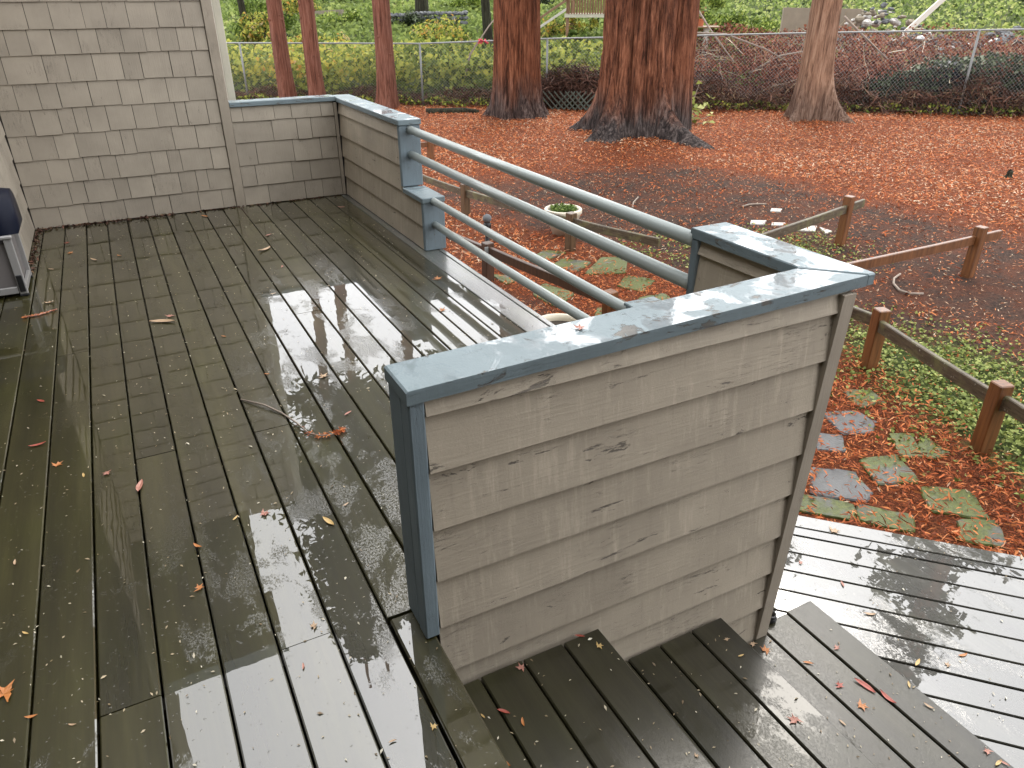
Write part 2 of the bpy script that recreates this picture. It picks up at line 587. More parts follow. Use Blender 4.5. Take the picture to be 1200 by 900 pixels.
def ground_mat():
    m = NT('forest_floor')
    P = m.coord('Position')
    n1 = m.noise(P, 26, 8, 0.75)
    n2 = m.noise(P, 0.5, 5, 0.6)
    n3 = m.noise(m.coord('Position', scale=(1, 1.8, 1)), 65, 6, 0.8)
    red = m.ramp(n3, [(0.36, (0.022, 0.010, 0.007)), (0.5, (0.12, 0.038, 0.018)), (0.62, (0.30, 0.09, 0.036)), (0.74, (0.42, 0.18, 0.08))])
    soil = m.ramp(n1, [(0.35, (0.018, 0.012, 0.010)), (0.55, (0.062, 0.040, 0.031)), (0.72, (0.16, 0.085, 0.055))])
    # 'zone' = how much litter covers the soil; 'green' = how much low cover grows there
    z = m.ramp(m.math('ADD', m.attr('zone'), m.math('MULTIPLY', m.math('SUBTRACT', m.noise(P, 2.2, 6, 0.65), 0.5), 0.9)), [(0.32, 0.0), (0.68, 1.0)])
    col = m.mix(z, soil, red)
    col = m.mix(m.ramp(n2, [(0.4, 0.0), (0.65, 0.35)]), col, m.mix(1.0, col, (0.6, 0.55, 0.55), 'MULTIPLY'))
    gr = m.ramp(m.math('ADD', m.attr('green'), m.math('MULTIPLY', m.math('SUBTRACT', m.noise(P, 7, 6, 0.7), 0.5), 0.8)), [(0.40, 0.0), (0.70, 1.0)])
    gcol = m.ramp(n1, [(0.3, (0.018, 0.022, 0.008)), (0.55, (0.055, 0.075, 0.022)), (0.75, (0.14, 0.16, 0.05))])
    col = m.mix(gr, col, gcol)
    m.set(color=col, rough=0.85, spec=0.08, normal=m.bump(m.math('ADD', n1, n3), 0.7, 0.02))
    return m.m


M['ground'] = ground_mat()
M['litter'] = leafy('redwood_litter', [(0.0, (0.055, 0.020, 0.011)), (0.25, (0.19, 0.048, 0.020)), (0.5, (0.46, 0.12, 0.040)), (0.72, (0.62, 0.235, 0.085)),
                                       (0.88, (0.50, 0.33, 0.22)), (1.0, (0.62, 0.50, 0.36))], 0.65, 0.12, 0.1)
M['groundcover'] = leafy('low_green_cover', [(0, (0.06, 0.08, 0.018)), (0.5, (0.20, 0.245, 0.06)), (0.85, (0.37, 0.41, 0.13)), (1, (0.52, 0.50, 0.22))], 0.6, 0.15)
M['vine'] = leafy('yellow_green_vine', [(0, (0.015, 0.022, 0.007)), (0.3, (0.14, 0.19, 0.04)), (0.55, (0.34, 0.38, 0.08)), (0.8, (0.55, 0.50, 0.10)),
                                        (0.92, (0.52, 0.27, 0.06)), (1, (0.52, 0.48, 0.28))], trans=0.42)
M['ivy'] = leafy('hill_ivy', [(0, (0.03, 0.045, 0.015)), (0.3, (0.12, 0.17, 0.045)), (0.7, (0.27, 0.34, 0.09)), (1, (0.46, 0.48, 0.18))], trans=0.4)
M['bramble'] = leafy('red_bramble', [(0, (0.035, 0.012, 0.010)), (0.4, (0.15, 0.046, 0.026)), (0.75, (0.31, 0.105, 0.058)), (0.92, (0.33, 0.19, 0.115)), (1, (0.24, 0.27, 0.10))])
M['thatch'] = leafy('dead_vine_thatch', [(0, (0.022, 0.012, 0.009)), (0.5, (0.085, 0.042, 0.030)), (0.85, (0.19, 0.095, 0.065)), (1, (0.26, 0.20, 0.12))], 0.8, 0.2, 0.0)
M['darkleaf'] = leafy('dark_green_ivy', [(0, (0.010, 0.014, 0.008)), (0.5, (0.032, 0.045, 0.022)), (0.85, (0.075, 0.105, 0.045)), (1, (0.30, 0.34, 0.24))])
M['crown'] = leafy('redwood_foliage', [(0, (0.016, 0.026, 0.010)), (0.6, (0.045, 0.068, 0.024)), (1, (0.085, 0.11, 0.04))], 0.6, 0.3, 0.15)
M['shrub'] = leafy('bright_shrub', [(0, (0.035, 0.06, 0.012)), (0.4, (0.12, 0.18, 0.03)), (0.8, (0.28, 0.36, 0.07)), (1, (0.42, 0.46, 0.12))])
M['potplant'] = leafy('pot_greens', [(0, (0.03, 0.05, 0.012)), (0.6, (0.12, 0.19, 0.04)), (1, (0.25, 0.31, 0.09))])
M['debris'] = leafy('wind_blown_bits', [(0, (0.16, 0.11, 0.06)), (0.5, (0.36, 0.29, 0.18)), (1, (0.62, 0.58, 0.46))], 0.5, 0.4, 0.0)

LEAFC = {'o': (0.44, 0.17, 0.05), 'y': (0.50, 0.34, 0.13), 't': (0.42, 0.29, 0.18), 'p': (0.38, 0.17, 0.125), 'r': (0.33, 0.07, 0.045)}
for k_, c_ in LEAFC.items():
    M['leaf_' + k_] = simple('fallen_leaf_' + {'o': 'orange', 'y': 'yellow', 't': 'tan', 'p': 'pink', 'r': 'red'}[k_], c_, 0.4, 0, 0.3, 60, 0.2, 0.5)


# ------------------------------------------------------------------ terrain
GZ = -0.92
FN = np.array((0.6112, 0.7915))        # normal of the chain link fence line, pointing away
FD = np.array((0.7915, -0.6112))       # direction along it
FS = 20.0


def hill(s):
    s = np.maximum(s, 0)
    return 0.118 * np.minimum(s, 30) + 0.20 * np.maximum(np.minimum(s, 90) - 30, 0)


def lump(x, y):
    return 0.5 * np.sin(1.7 * x + 0.6 * np.sin(1.1 * y)) * np.sin(1.3 * y + 0.9 * np.sin(0.8 * x)) + 0.3 * np.sin(3.9 * x + 1.3) * np.sin(4.3 * y)


def gz(x, y):
    x = np.asarray(x, float)
    y = np.asarray(y, float)
    s = x * FN[0] + y * FN[1] - FS
    far = np.clip((np.hypot(x - 3, y - 4) - 5) / 4, 0, 1)
    z = GZ + hill(s - 0.6) + 0.035 * lump(x, y) * far + 0.10 * lump(x * 0.45, y * 0.45) * np.clip(s / 4, 0, 1)
    z = z + 0.16 * np.exp(-((x - 9.2) ** 2 + (y - 12.5) ** 2) / 3.0) + 0.10 * np.exp(-((x - 14) ** 2 + (y - 12.1) ** 2) / 1.5)
    return z


def smooth01(a, lo, hi):
    t = np.clip((a - lo) / (hi - lo), 0, 1)
    return t * t * (3 - 2 * t)


def zone(x, y):
    """litter cover 0..1"""
    # bright deep litter towards the trees; thin over trodden soil nearer; deep again on the path
    bx = np.array([2.0, 4.15, 5.4, 8.2, 8.9, 9.2, 9.35, 10.5])
    by = np.array([11.0, 10.8, 10.8, 10.4, 9.0, 7.8, 4.8, 0.0])
    d = np.full(np.shape(x), 1e9)
    sgn = np.zeros(np.shape(x))
    yb = np.interp(x, bx, by)
    a = smooth01(y - yb, -1.2, 1.0)
    a = np.maximum(a, smooth01(x - 9.3 + (y - 4.8) * 0.03, -0.9, 0.9) * (y > -5))
    path = path_near(x, y)
    return np.clip(0.40 + 0.62 * np.maximum(a, path * 0.95), 0, 1)


PATH = np.array([(3.05, 0.9), (3.3, 1.9), (3.75, 2.5), (4.0, 3.2), (4.0, 4.3), (3.9, 5.3), (3.75, 6.3), (3.3, 8.2), (3.0, 10.0)])


def path_near(x, y):
    d = np.full(np.shape(x), 1e9)
    for (a, b) in zip(PATH[:-1], PATH[1:]):
        ab = b - a
        t = np.clip(((x - a[0]) * ab[0] + (y - a[1]) * ab[1]) / (ab @ ab), 0, 1)
        d = np.minimum(d, np.hypot(x - a[0] - t * ab[0], y - a[1] - t * ab[1]))
    return 1 - smooth01(d, 0.45, 0.95)


def greenz(x, y):
    g = np.exp(-(((x - 4.85) / 0.95) ** 2 + ((y - 2.4) / 1.45) ** 2)) * 1.15
    g = np.maximum(g, 0.9 * np.exp(-(((x - 4.35) / 0.45) ** 2 + ((y - 1.4) / 0.8) ** 2)))
    g = np.maximum(g, 0.55 * np.exp(-(((x - 6.2) / 1.0) ** 2 + ((y - 5.6) / 0.9) ** 2)))
    g = np.maximum(g, 0.35 * np.exp(-(((x - 5.2) / 0.9) ** 2 + ((y - 6.2) / 0.8) ** 2)))
    s = x * FN[0] + y * FN[1] - FS
    g = np.maximum(g, smooth01(s, 0.3, 2.5) * smooth01(-(x * FD[0] + y * FD[1]), -3.5, -0.5))
    g = np.maximum(g, smooth01(s, 9, 14))
    return np.clip(g * (1 - 0.5 * path_near(x, y)), 0, 1)


def axis_pts(lo, a, b, hi, fine, coarse):
    return np.unique(np.concatenate([np.arange(lo, a, coarse), np.arange(a, b, fine), np.arange(b, hi + coarse, coarse)]))


gx = axis_pts(-120, -2, 28, 170, 0.3, 6.0)
gy = axis_pts(-80, -2, 34, 190, 0.3, 6.0)
XX, YY = np.meshgrid(gx, gy)
GV = np.stack([XX.ravel(), YY.ravel(), gz(XX, YY).ravel()], 1)
nx, ny = len(gx), len(gy)
ii = (np.arange(ny - 1)[:, None] * nx + np.arange(nx - 1)[None, :]).ravel()
GF = np.stack([ii, ii + 1, ii + nx + 1, ii + nx], 1)
gme = mesh_np('ground', GV, GF, None, True)
for nm, fn in (('zone', zone), ('green', greenz)):
    at = gme.attributes.new(nm, 'FLOAT', 'POINT')
    at.data.foreach_set('value', fn(GV[:, 0], GV[:, 1]).astype(np.float32))
gme.materials.append(M['ground'])
ground = link(bpy.data.objects.new('ground', gme))
tag(ground, 'forest floor of brown soil and red redwood litter', 'ground', kind='structure')

# ------------------------------------------------------------------ deck
PX0, PITCH = -0.3406, 0.1444
GAP = 0.006
deck = empty('deck', (0.5, 3.2, -0.15), 'wet dark olive timber deck with gapped boards', 'deck', kind='structure')
YB = 6.56
JOINTS = {-1: 1.528, 2: 1.535, -2: 4.4, 1: 4.0, 4: 5.15, 6: 4.35}
J2 = {-1 + 1 - 1 + 0: None}
for k in range(-11, 16):
    x0 = PX0 + k * PITCH + GAP / 2
    x1 = x0 + PITCH - GAP
    if x0 > 1.86:
        break
    x1 = min(x1, 1.866)
    y_lo, y_hi = -2.2, YB - 0.012
    if x1 > 1.6:
        x1 = min(x1, 1.862)
    if x0 > 0.36:
        y_lo = 1.512
    if k == 5:                       # board above the stair, cut short at the post
        pass
    cuts = [y_lo]
    if k == 0:
        cuts += [1.529]
    if k == 3:
        cuts += [1.534]
    if k == 1:
        cuts += [2.724]
    if k in (4, 2):
        cuts += [2.716 if k == 4 else 5.1]
    if k in (-1, 7):
        cuts += [3.9]
    cuts.append(y_hi)
    for a, b in zip(cuts[:-1], cuts[1:]):
        if b - a < 0.05:
            continue
        dz = random.uniform(-0.0012, 0.0012)
        o = box_obj('deck_board', (x0, x1, a + 0.0012, b - 0.0012, -0.030 + dz, dz), M['edgeboard'] if x1 > 1.80 else M['deck'], deck, (0.0035, 0.0005, 0.0035),
                    ('Y', math.radians(random.uniform(-0.22, 0.22))))
# nosing board at the head of the steps
box_obj('nosing_board', (0.389, 0.482, -2.2, 1.506, -0.032, -0.0005), M['deck'], deck, 0.005)
mb = MB()
for y in (0.33, 0.93, 1.53, 2.12, 2.72, 3.32, 3.92, 4.52, 5.12, 5.72, 6.32):
    mb.add(*cbox(-2.0, 0.46 if y < 1.5 else 1.80, y - 0.02, y + 0.02, -0.19, -0.034, 0.002))
mb.build('joists', M['under'], deck)
box_obj('rim_board', (1.822, 1.858, 1.56, 6.55, -0.215, -0.033), M['core'], deck)
box_obj('skirt_board', (1.84, 1.872, 2.45, 4.60, -0.90, -0.22), M['siding'], deck)
box_obj('underside', (-2.2, 0.44, -2.2, 6.5, -0.30, -0.22), M['under'], deck)

# ------------------------------------------------------------------ steps and landing
steps = empty('steps', (1.3, 0.6, -0.9), 'three wide wet timber steps going down to the lower landing', 'steps', kind='structure')
TREADS = [(-0.213, [(0.492, 0.598), (0.604, 0.737), (0.743, 0.877), (0.883, 1.010)]),
          (-0.42, [(1.018, 1.136), (1.142, 1.268), (1.274, 1.405), (1.411, 1.545)]),
          (-0.63, [(1.553, 1.675), (1.681, 1.805), (1.812, 1.953), (1.961, 2.094)])]
for zt, bs in TREADS:
    for i, (a, b) in enumerate(bs):
        ye = 1.378
        if zt < -0.6 and i >= 2:
            ye = 1.405 + 0.008 * i
        box_obj('tread_board', (a, b, -1.6, ye - random.uniform(0, 0.004), zt - 0.034, zt), M['step'], steps, 0.004,
                ('Y', math.radians(random.uniform(-0.25, 0.25))))
for x, z0, z1 in ((0.474, -0.25, -0.033), (1.000, -0.455, -0.249), (1.535, -0.665, -0.456), (2.084, -0.835, -0.666)):
    box_obj('riser', (x - 0.022, x - 0.004, -1.6, 1.376 if x < 2 else 1.41, z0, z1), M['step'], steps, 0.002)

landing = empty('landing', (2.8, 1.2, -0.92), 'low wet timber landing with diagonal boards mirroring the sky', 'landing', kind='structure')
LD = np.array((0.691, -0.723))
LN = np.array((0.723, 0.691))
edges = [3.37, 3.263, 3.192, 3.054]
while edges[-1] > 1.2:
    edges.append(edges[-1] - 0.141)
XW = 1.965
for e1, e0 in zip(edges[:-1], edges[1:]):
    a, b = e0 + 0.0035, e1 - 0.0035
    pts = []
    for e in (a, b):
        s = (XW - LN[0] * e) / LD[0]
        pts.append(LN * e + LD * max(s, -1.2))
    for e in (b, a):
        pts.append(LN * e + LD * 2.6)
    dz = random.uniform(-0.001, 0.001)
    V = []
    cen = np.mean(pts, 0)
    for zz, ins in ((-0.875, 0), (-0.844 + dz, 0), (-0.840 + dz, 0.0035)):
        for p in pts:
            # bevel the long edges only
            off = LN * (ins if LN @ (p - cen) < 0 else -ins)
            V.append((*(p + off), zz))
    F = [(0, 1, 2, 3), (8, 9, 10, 11)] + [(r * 4 + i, r * 4 + (i + 1) % 4, r * 4 + 4 + (i + 1) % 4, r * 4 + 4 + i) for r in (0, 1) for i in range(4)]
    obj('landing_board', V, orient(V, F), M['landing'], landing)
mb = MB()
pr = [LN * 3.355 + LD * t for t in (-0.75, 2.6)]
for t0 in (0.0, 1.0, 2.0):
    c = LN * 2.2 + LD * t0
    V = []
    for z in (-0.95, -0.880):
        for sa, sb in ((-1.1, -0.03), (1.1, -0.03), (1.1, 0.03), (-1.1, 0.03)):
            V.append((*(c + LN * sa + LD * sb), z))
    F = [(0, 1, 2, 3), (4, 5, 6, 7)] + [(i, (i + 1) % 4, 4 + (i + 1) % 4, 4 + i) for i in range(4)]
    mb.add(V, orient(V, F))
mb.build('bearers', M['under'], landing)

# ------------------------------------------------------------------ siding and shingles
def lap_board(p0, u, n, length, z0, z1, mat, parent, name='siding_board', tb=0.019, tt=0.006):
    prof = [(0.0, z0), (tb - 0.003, z0), (tb, z0 + 0.003), (tt, z1), (0.0, z1)]
    V, F = prism(prof, p0, u, n, (0, 0, 1), length)
    return obj(name, V, F, mat, parent)


def shingle_rows(parent, y, rows, zs, xa, xb, mat, n=(0, -1, 0)):
    """rows: joint x positions top to bottom, zs: butt line heights; wall faces -Y"""
    for (joints, z0, z1) in zip(rows, zs[1:], zs[:-1]):
        xs = [xa] + [j for j in joints if xa + 0.03 < j < xb - 0.03] + [xb]
        for a, b in zip(xs[:-1], xs[1:]):
            g = random.uniform(0.0012, 0.0028)
            t = random.uniform(0.012, 0.017)
            db = random.uniform(-0.004, 0.002)
            V, F = prism([(0, z0 + db), (t - 0.002, z0 + db), (t, z0 + db + 0.002), (0.005, z1 + 0.004), (0, z1 + 0.004)],
                         (a + g, y, 0), (1, 0, 0), (0, -1, 0), (0, 0, 1), b - a - 2 * g)
            obj('shingle', V, F, mat, parent)


house = empty('house', (-0.6, 6.8, -0.9), 'tan shingled house wall rising at the back left of the deck', 'house')
bw = box_obj('back_wall', (-0.70, 0.79, YB + 0.004, YB + 0.16, -0.9, 3.02), M['core'], house)
bw2 = box_obj('upper_wall', (-3.2, 0.36, YB - 0.016, YB + 0.16, 3.03, 4.55), M['shadeshingle'], house)
ROWS = [[-0.36, -0.211, -0.009, 0.126, 0.277, 0.472, 0.647],
        [-0.52, -0.384, -0.238, -0.073, 0.048, 0.205, 0.355, 0.452, 0.583, 0.701],
        [-0.58, -0.333, -0.186, -0.02, 0.167, 0.296, 0.5, 0.663],
        [-0.56, -0.415, -0.288, -0.089, 0.109, 0.252, 0.439, 0.581],
        [-0.5, -0.328, -0.229, -0.137, -0.013, 0.169, 0.327, 0.466, 0.544, 0.697],
        [-0.567, -0.398, -0.261, -0.053, 0.047, 0.135, 0.41, 0.582],
        [-0.49, -0.344, -0.245, -0.137, -0.025, 0.223, 0.339, 0.433, 0.663],
        [-0.575, -0.392, -0.283, -0.082, 0.018, 0.194, 0.391, 0.519, 0.606],
        [-0.495, -0.323, -0.207, -0.044, 0.158, 0.288, 0.506, 0.688]]
ZS = [1.54, 1.366, 1.206, 1.024, 0.851, 0.673, 0.498, 0.328, 0.16, 0.006]
z = 1.54
while z < 3.0:                                  # courses above the frame, mirrored in the wet boards
    z += 0.172
    ZS.insert(0, z)
    j = []
    x = -0.66
    while x < 0.75:
        x += random.uniform(0.09, 0.24)
        j.append(x)
    ROWS.insert(0, j)
shingle_rows(bw, YB + 0.003, ROWS, ZS, -0.685, 0.788, M['shingle'])
box_obj('corner_trim', (0.790, 0.864, YB - 0.022, YB + 0.10, -0.02, 3.05), M['tantrim'], house)
# left wall: short return beside the deck, then a recess
lw = box_obj('side_wall', (-0.86, -0.702, 5.36, YB + 0.003, -0.9, 5.6), M['core'], house)
zz = 0.006
r = 0
while zz < 2.95:
    y = 5.362
    while y < YB - 0.03:
        y2 = min(y + random.uniform(0.10, 0.24), YB - 0.012)
        if YB - y2 < 0.06:
            y2 = YB - 0.012
        V, F = prism([(0, zz + 0.002), (0.013, zz + 0.002), (0.015, zz + 0.004), (0.005, zz + 0.178), (0, zz + 0.178)],
                     (-0.7015, y + 0.002, 0), (0, 1, 0), (1, 0, 0), (0, 0, 1), y2 - y - 0.004)
        obj('shingle', V, F, M['shingle'], lw)
        y = y2
    zz += 0.172
    r += 1
box_obj('recess_wall', (-3.2, -0.862, 5.42, 5.56, -0.9, 5.6), M['shadeshingle'], house)
box_obj('porch_wall', (-2.4, -2.25, -3.0, 5.41, -0.9, 5.6), M['shadeshingle'], house)
box_obj('rear_light_blocker', (-2.4, 3.2, -3.0, -2.8, -0.9, 5.6), M['shadeshingle'], house)  # unseen wall added behind the camera to cut light on the siding
box_obj('rear_light_blocker_eave', (-2.6, 3.5, -2.8, -2.0, 5.602, 5.72), M['blue'], house)  # overhang added along with that wall for the same shading
box_obj('eave', (-3.3, 0.46, YB - 0.36, YB + 0.5, 4.552, 4.70), M['blue'], house)

post = box_obj('corner_post', (0.905, 0.962, 6.80, 6.90, -0.9, 3.3), M['cream'])
tag(post, 'slim cream painted post just behind the low shingled wall', 'post')

# ------------------------------------------------------------------ low walls round the far corner
BCAP = M['bluecap']
kw = empty('shingled_parapet', (1.28, 6.62, -0.9), 'low tan shingled parapet with blue cap at the back of the deck', 'parapet')
kc = box_obj('wall_core', (0.868, 1.735, YB + 0.004, YB + 0.13, -0.9, 0.785), M['core'], kw)
KROWS = [[0.957, 1.207, 1.347, 1.592], [1.175, 1.375, 1.496], [1.021, 1.323, 1.554], [0.988, 1.288, 1.444], [1.068, 1.378, 1.529]]
shingle_rows(kc, YB + 0.003, KROWS, [0.79, 0.672, 0.505, 0.328, 0.161, 0.006], 0.866, 1.700, M['shingle'])
box_obj('inside_corner_trim', (1.702, 1.728, YB - 0.02, YB + 0.003, 0.004, 0.775), M['tantrim'], kw, 0.002)
box_obj('cap', (0.866, 1.728, YB - 0.024, YB + 0.135, 0.785, 0.823), BCAP, kw, 0.004)

lwall = empty('lap_sided_parapet', (1.81, 5.6, -0.9), 'low tan lap sided parapet stepping down to the pipe railing', 'parapet')
lc = box_obj('wall_core', (1.752, 1.862, 5.045, 6.70, -0.9, 0.765), M['core'], lwall)
lc2 = box_obj('step_core', (1.752, 1.862, 4.668, 5.043, -0.9, 0.325), M['core'], lwall)
for z0, z1, ye in ((0.685, 0.775, 5.045), (0.508, 0.689, 5.045), (0.332, 0.512, 5.045), (0.164, 0.336, 4.668), (0.003, 0.168, 4.668)):
    lap_board((1.751, ye, 0), (0, 1, 0), (-1, 0, 0), YB - 0.022 - ye, z0, z1, M['siding'], lc)
for z0, z1, ye in ((0.6, 0.775, 5.045), (0.43, 0.604, 5.045), (0.26, 0.434, 4.668), (0.09, 0.264, 4.668), (-0.08, 0.094, 4.668), (-0.25, -0.076, 4.668), (-0.42, -0.246, 4.668), (-0.59, -0.416, 4.668), (-0.76, -0.586, 4.668), (-0.9, -0.756, 4.668)):
    lap_board((1.863, ye if z0 > 0.2 or z1 < 0.3 else 5.045, 0), (0, 1, 0), (1, 0, 0), 6.70 - ye, z0, min(z1, 0.775 if ye > 5 else 0.318), M['siding'], lc)
box_obj('cap', (1.724, 1.892, 4.995, 6.715, 0.778, 0.816), BCAP, lwall, 0.004)
box_obj('end_board', (1.730, 1.884, 5.003, 5.042, 0.366, 0.7765), M['blue'], lwall, 0.004)
box_obj('step_cap', (1.726, 1.890, 4.622, 5.001, 0.328, 0.364), BCAP, lwall, 0.004)
box_obj('step_end_board', (1.731, 1.885, 4.627, 4.666, 0.002, 0.3265), M['blue'], lwall, 0.004)

# ------------------------------------------------------------------ pipe railing
rail = empty('pipe_railing', (1.81, 3.5, 0.15), 'grey painted pipe railing of four horizontal rails over the yard', 'railing')
for z, y0, y1, r in ((0.748, 2.03, 5.01, 0.0275), (0.581, 2.03, 5.01, 0.0275), (0.338, 2.40, 4.635, 0.0245), (0.178, 2.40, 4.635, 0.0245)):
    V, F = tube([(1.808, y0, z), (1.808, (y0 + y1) / 2, z - 0.004), (1.808, y1, z)], r, 20)
    o = obj('rail', V, F, M['rail'], rail, smooth=True)

# ------------------------------------------------------------------ stair guard wall (near, L shaped)
gw = empty('stair_guard_wall', (1.2, 1.45, -0.9), 'L shaped tan lap sided guard wall with blue cap beside the steps', 'guard wall')
core = box_obj('wall_core', (0.494, 1.745, 1.404, 1.505, -0.88, 0.735), M['core'], gw)
XR = lambda z: 1.805 + 0.058 * (z + 0.6)       # the corner board leans a little
zl = [0.742, 0.683, 0.525, 0.353, 0.187, 0.024, -0.152, -0.315, -0.480, -0.66, -0.86]
for z1, z0 in zip(zl[:-1], zl[1:]):
    xa = 0.494
    xb = XR(z0) - 0.012
    bow = random.uniform(-0.002, 0.002)
    lap_board((xa, 1.4035, 0), (1, 0, bow / 1.3), (0, -1, 0), xb - xa, z0, z1 + 0.006, M['siding'], core, tb=0.022, tt=0.006)
# corner board, leaning
V = []
for z in (-0.70, 0.742):
    for (dx, y) in ((-0.052, 1.374), (0.0, 1.374), (0.0, 1.43), (-0.052, 1.43)):
        V.append((XR(z) + dx, y, z))
F = [(0, 1, 2, 3), (4, 5, 6, 7)] + [(i, (i + 1) % 4, 4 + (i + 1) % 4, 4 + i) for i in range(4)]
obj('corner_board', V, orient(V, F), M['tantrim'], gw)
# blue end post: two boards with a seam
box_obj('end_board', (0.452, 0.492, 1.383, 1.437, 0.002, 0.7335), M['blue'], gw, 0.004)
box_obj('end_board', (0.4535, 0.492, 1.4385, 1.526, 0.002, 0.7335), M['blue'], gw, 0.004)
# back face siding
for z1, z0 in ((0.742, 0.6), (0.604, 0.43), (0.434, 0.26), (0.264, 0.09), (0.094, 0.003)):
    lap_board((0.494, 1.506, 0), (1, 0, 0), (0, 1, 0), 1.80 - 0.494, z0, z1, M['siding'], core)


def cap_poly(name, poly, zf, th, mat, parent, c=0.004):
    """mitred cap: polygon outline with a chamfered top edge; zf(x, y) top height"""
    P = np.array(poly, float)
    cen = P.mean(0)
    k = len(P)
    V = []
    for lev in range(3):
        for p in P:
            q = p if lev < 2 else p + (cen - p) / np.linalg.norm(cen - p) * c * 1.3
            zt = zf(*p)
            V.append((q[0], q[1], zt - th if lev == 0 else (zt - c if lev == 1 else zt)))
    F = [tuple(range(k)), tuple(range(2 * k, 3 * k))] + [(r * k + i, r * k + (i + 1) % k, (r + 1) * k + (i + 1) % k, (r + 1) * k + i) for r in (0, 1) for i in range(k)]
    return obj(name, V, orient(V, F), mat, parent)


zcap = lambda x, y: 0.763 + 0.0195 * (min(x, 1.9) - 0.45)
cap_poly('cap', [(0.449, 1.379), (1.925, 1.379), (1.7925, 1.531), (0.449, 1.531)], zcap, 0.036, BCAP, gw)
cap_poly('return_cap', [(1.9285, 1.3795), (1.955, 1.3795), (1.955, 2.040), (1.7945, 2.040), (1.7945, 1.5335)], lambda x, y: zcap(1.9, y) + 0.002, 0.036, BCAP, gw)
rc = box_obj('return_core', (1.823, 1.846, 1.532, 2.00, 0.0, 0.748), M['core'], gw)
rc2 = box_obj('return_step_core', (1.823, 1.846, 2.002, 2.37, 0.0, 0.335), M['core'], gw)
for z1, z0, ye in ((0.748, 0.70, 2.0), (0.704, 0.545, 2.0), (0.549, 0.37, 2.0), (0.374, 0.2, 2.0), (0.204, 0.003, 2.0)):
    lap_board((1.8225, 1.532, 0), (0, 1, 0), (-1, 0, 0), ye - 1.532, z0, z1, M['siding'], rc)
for z1, z0 in ((0.335, 0.17), (0.174, 0.003)):
    lap_board((1.8225, 2.003, 0), (0, 1, 0), (-1, 0, 0), 2.368 - 2.003, z0, z1, M['siding'], rc2)
for i, (z1, z0) in enumerate(((0.748, 0.59), (0.594, 0.42), (0.424, 0.25), (0.254, 0.08), (0.084, -0.09), (-0.086, -0.26), (-0.256, -0.43), (-0.426, -0.60), (-0.596, -0.80))):
    xo = XR((z0 + z1) / 2) - 0.03
    lap_board((xo, 1.432, 0), (0, 1, 0), (1, 0, 0), 2.0 - 1.432, z0, z1, M['siding'], rc)
    if z1 < 0.3:
        lap_board((xo, 2.002, 0), (0, 1, 0), (1, 0, 0), 0.366, z0, z1, M['siding'], rc2)
box_obj('return_end_board', (1.797, 1.953, 2.001, 2.036, 0.374, 0.7545), M['blue'], gw, 0.004)
box_obj('return_step_cap', (1.795, 1.955, 2.037, 2.418, 0.337, 0.373), BCAP, gw, 0.004)
box_obj('return_step_end_board', (1.798, 1.953, 2.372, 2.41, 0.002, 0.3355), M['blue'], gw, 0.004)
box_obj('base_core', (1.70, 1.77, 1.51, 2.36, -0.88, -0.22), M['core'], gw)

# pipe stub beside the corner board
ps = empty('pipe_stub', (1.868, 1.405, -0.84), 'short open black pipe stub at the foot of the corner board', 'pipe')
V, F = lathe([(0.020, -0.84), (0.020, -0.615), (0.023, -0.613), (0.023, -0.598), (0.017, -0.597), (0.0165, -0.64)], 1.868, 1.425, 20)
obj('tube', V, F, M['black'], ps, smooth=True)
V, F = lathe([(0.024, -0.624), (0.026, -0.622), (0.026, -0.612), (0.024, -0.610)], 1.868, 1.425, 20)
obj('collar', V, F, M['black'], ps, smooth=True)

# low covered box at the left edge
mbx = empty('metal_box', (-0.9, 5.1, 0.0), 'low grey metal framed box with a rounded dark navy cover, left edge', 'box')
box_obj('body', (-1.18, -0.672, 4.972, 5.30, 0.05, 0.315), M['greypanel'], mbx)
for (x0, x1, y0, y1) in ((-0.69, -0.648, 4.945, 4.970), (-0.69, -0.648, 5.302, 5.33), (-1.2, -1.16, 4.945, 4.970), (-1.2, -1.16, 5.302, 5.33)):
    f = box_obj('frame_leg', (x0, x1, y0, y1, 0.014, 0.34), M['greymetal'], mbx)
    box_obj('rubber_foot', (x0 - 0.003, x1 + 0.003, y0 - 0.003, y1 + 0.003, 0.001, 0.0135), M['black'], f)
box_obj('top_rim', (-1.21, -0.640, 4.935, 5.34, 0.3405, 0.362), M['greymetal'], mbx, 0.006)
box_obj('lower_rim', (-1.155, -0.693, 4.946, 4.968, 0.02, 0.06), M['greymetal'], mbx)
box_obj('side_rail', (-0.67, -0.650, 4.972, 5.300, 0.02, 0.055), M['greymetal'], mbx)
box_obj('latch', (-0.684, -0.654, 4.934, 4.944, 0.03, 0.13), M['black'], mbx)
V, F = [], []
prof = []
for i in range(13):                       # hood: rounded profile swept along X
    t = math.pi * i / 12
    prof.append((0.19 * -math.cos(t), 0.235 * math.sin(t) ** 0.8))
nseg = 7
for s in range(nseg):
    xx = -1.15 + 0.545 * s / (nseg - 1)
    k = 0.93 if s in (0, nseg - 1) else 1.0
    for (a, b) in prof:
        V.append((xx, 5.14 + a * k, 0.363 + b * k))
k = len(prof)
for s in range(nseg - 1):
    for i in range(k - 1):
        F.append((s * k + i, s * k + i + 1, (s + 1) * k + i + 1, (s + 1) * k + i))
F.append(tuple(range(k)))
F.append(tuple(range((nseg - 1) * k, nseg * k)))
obj('cover', V, F, M['navy'], mbx, smooth=True)

# ------------------------------------------------------------------ rail fences in the yard
RH = 0.085


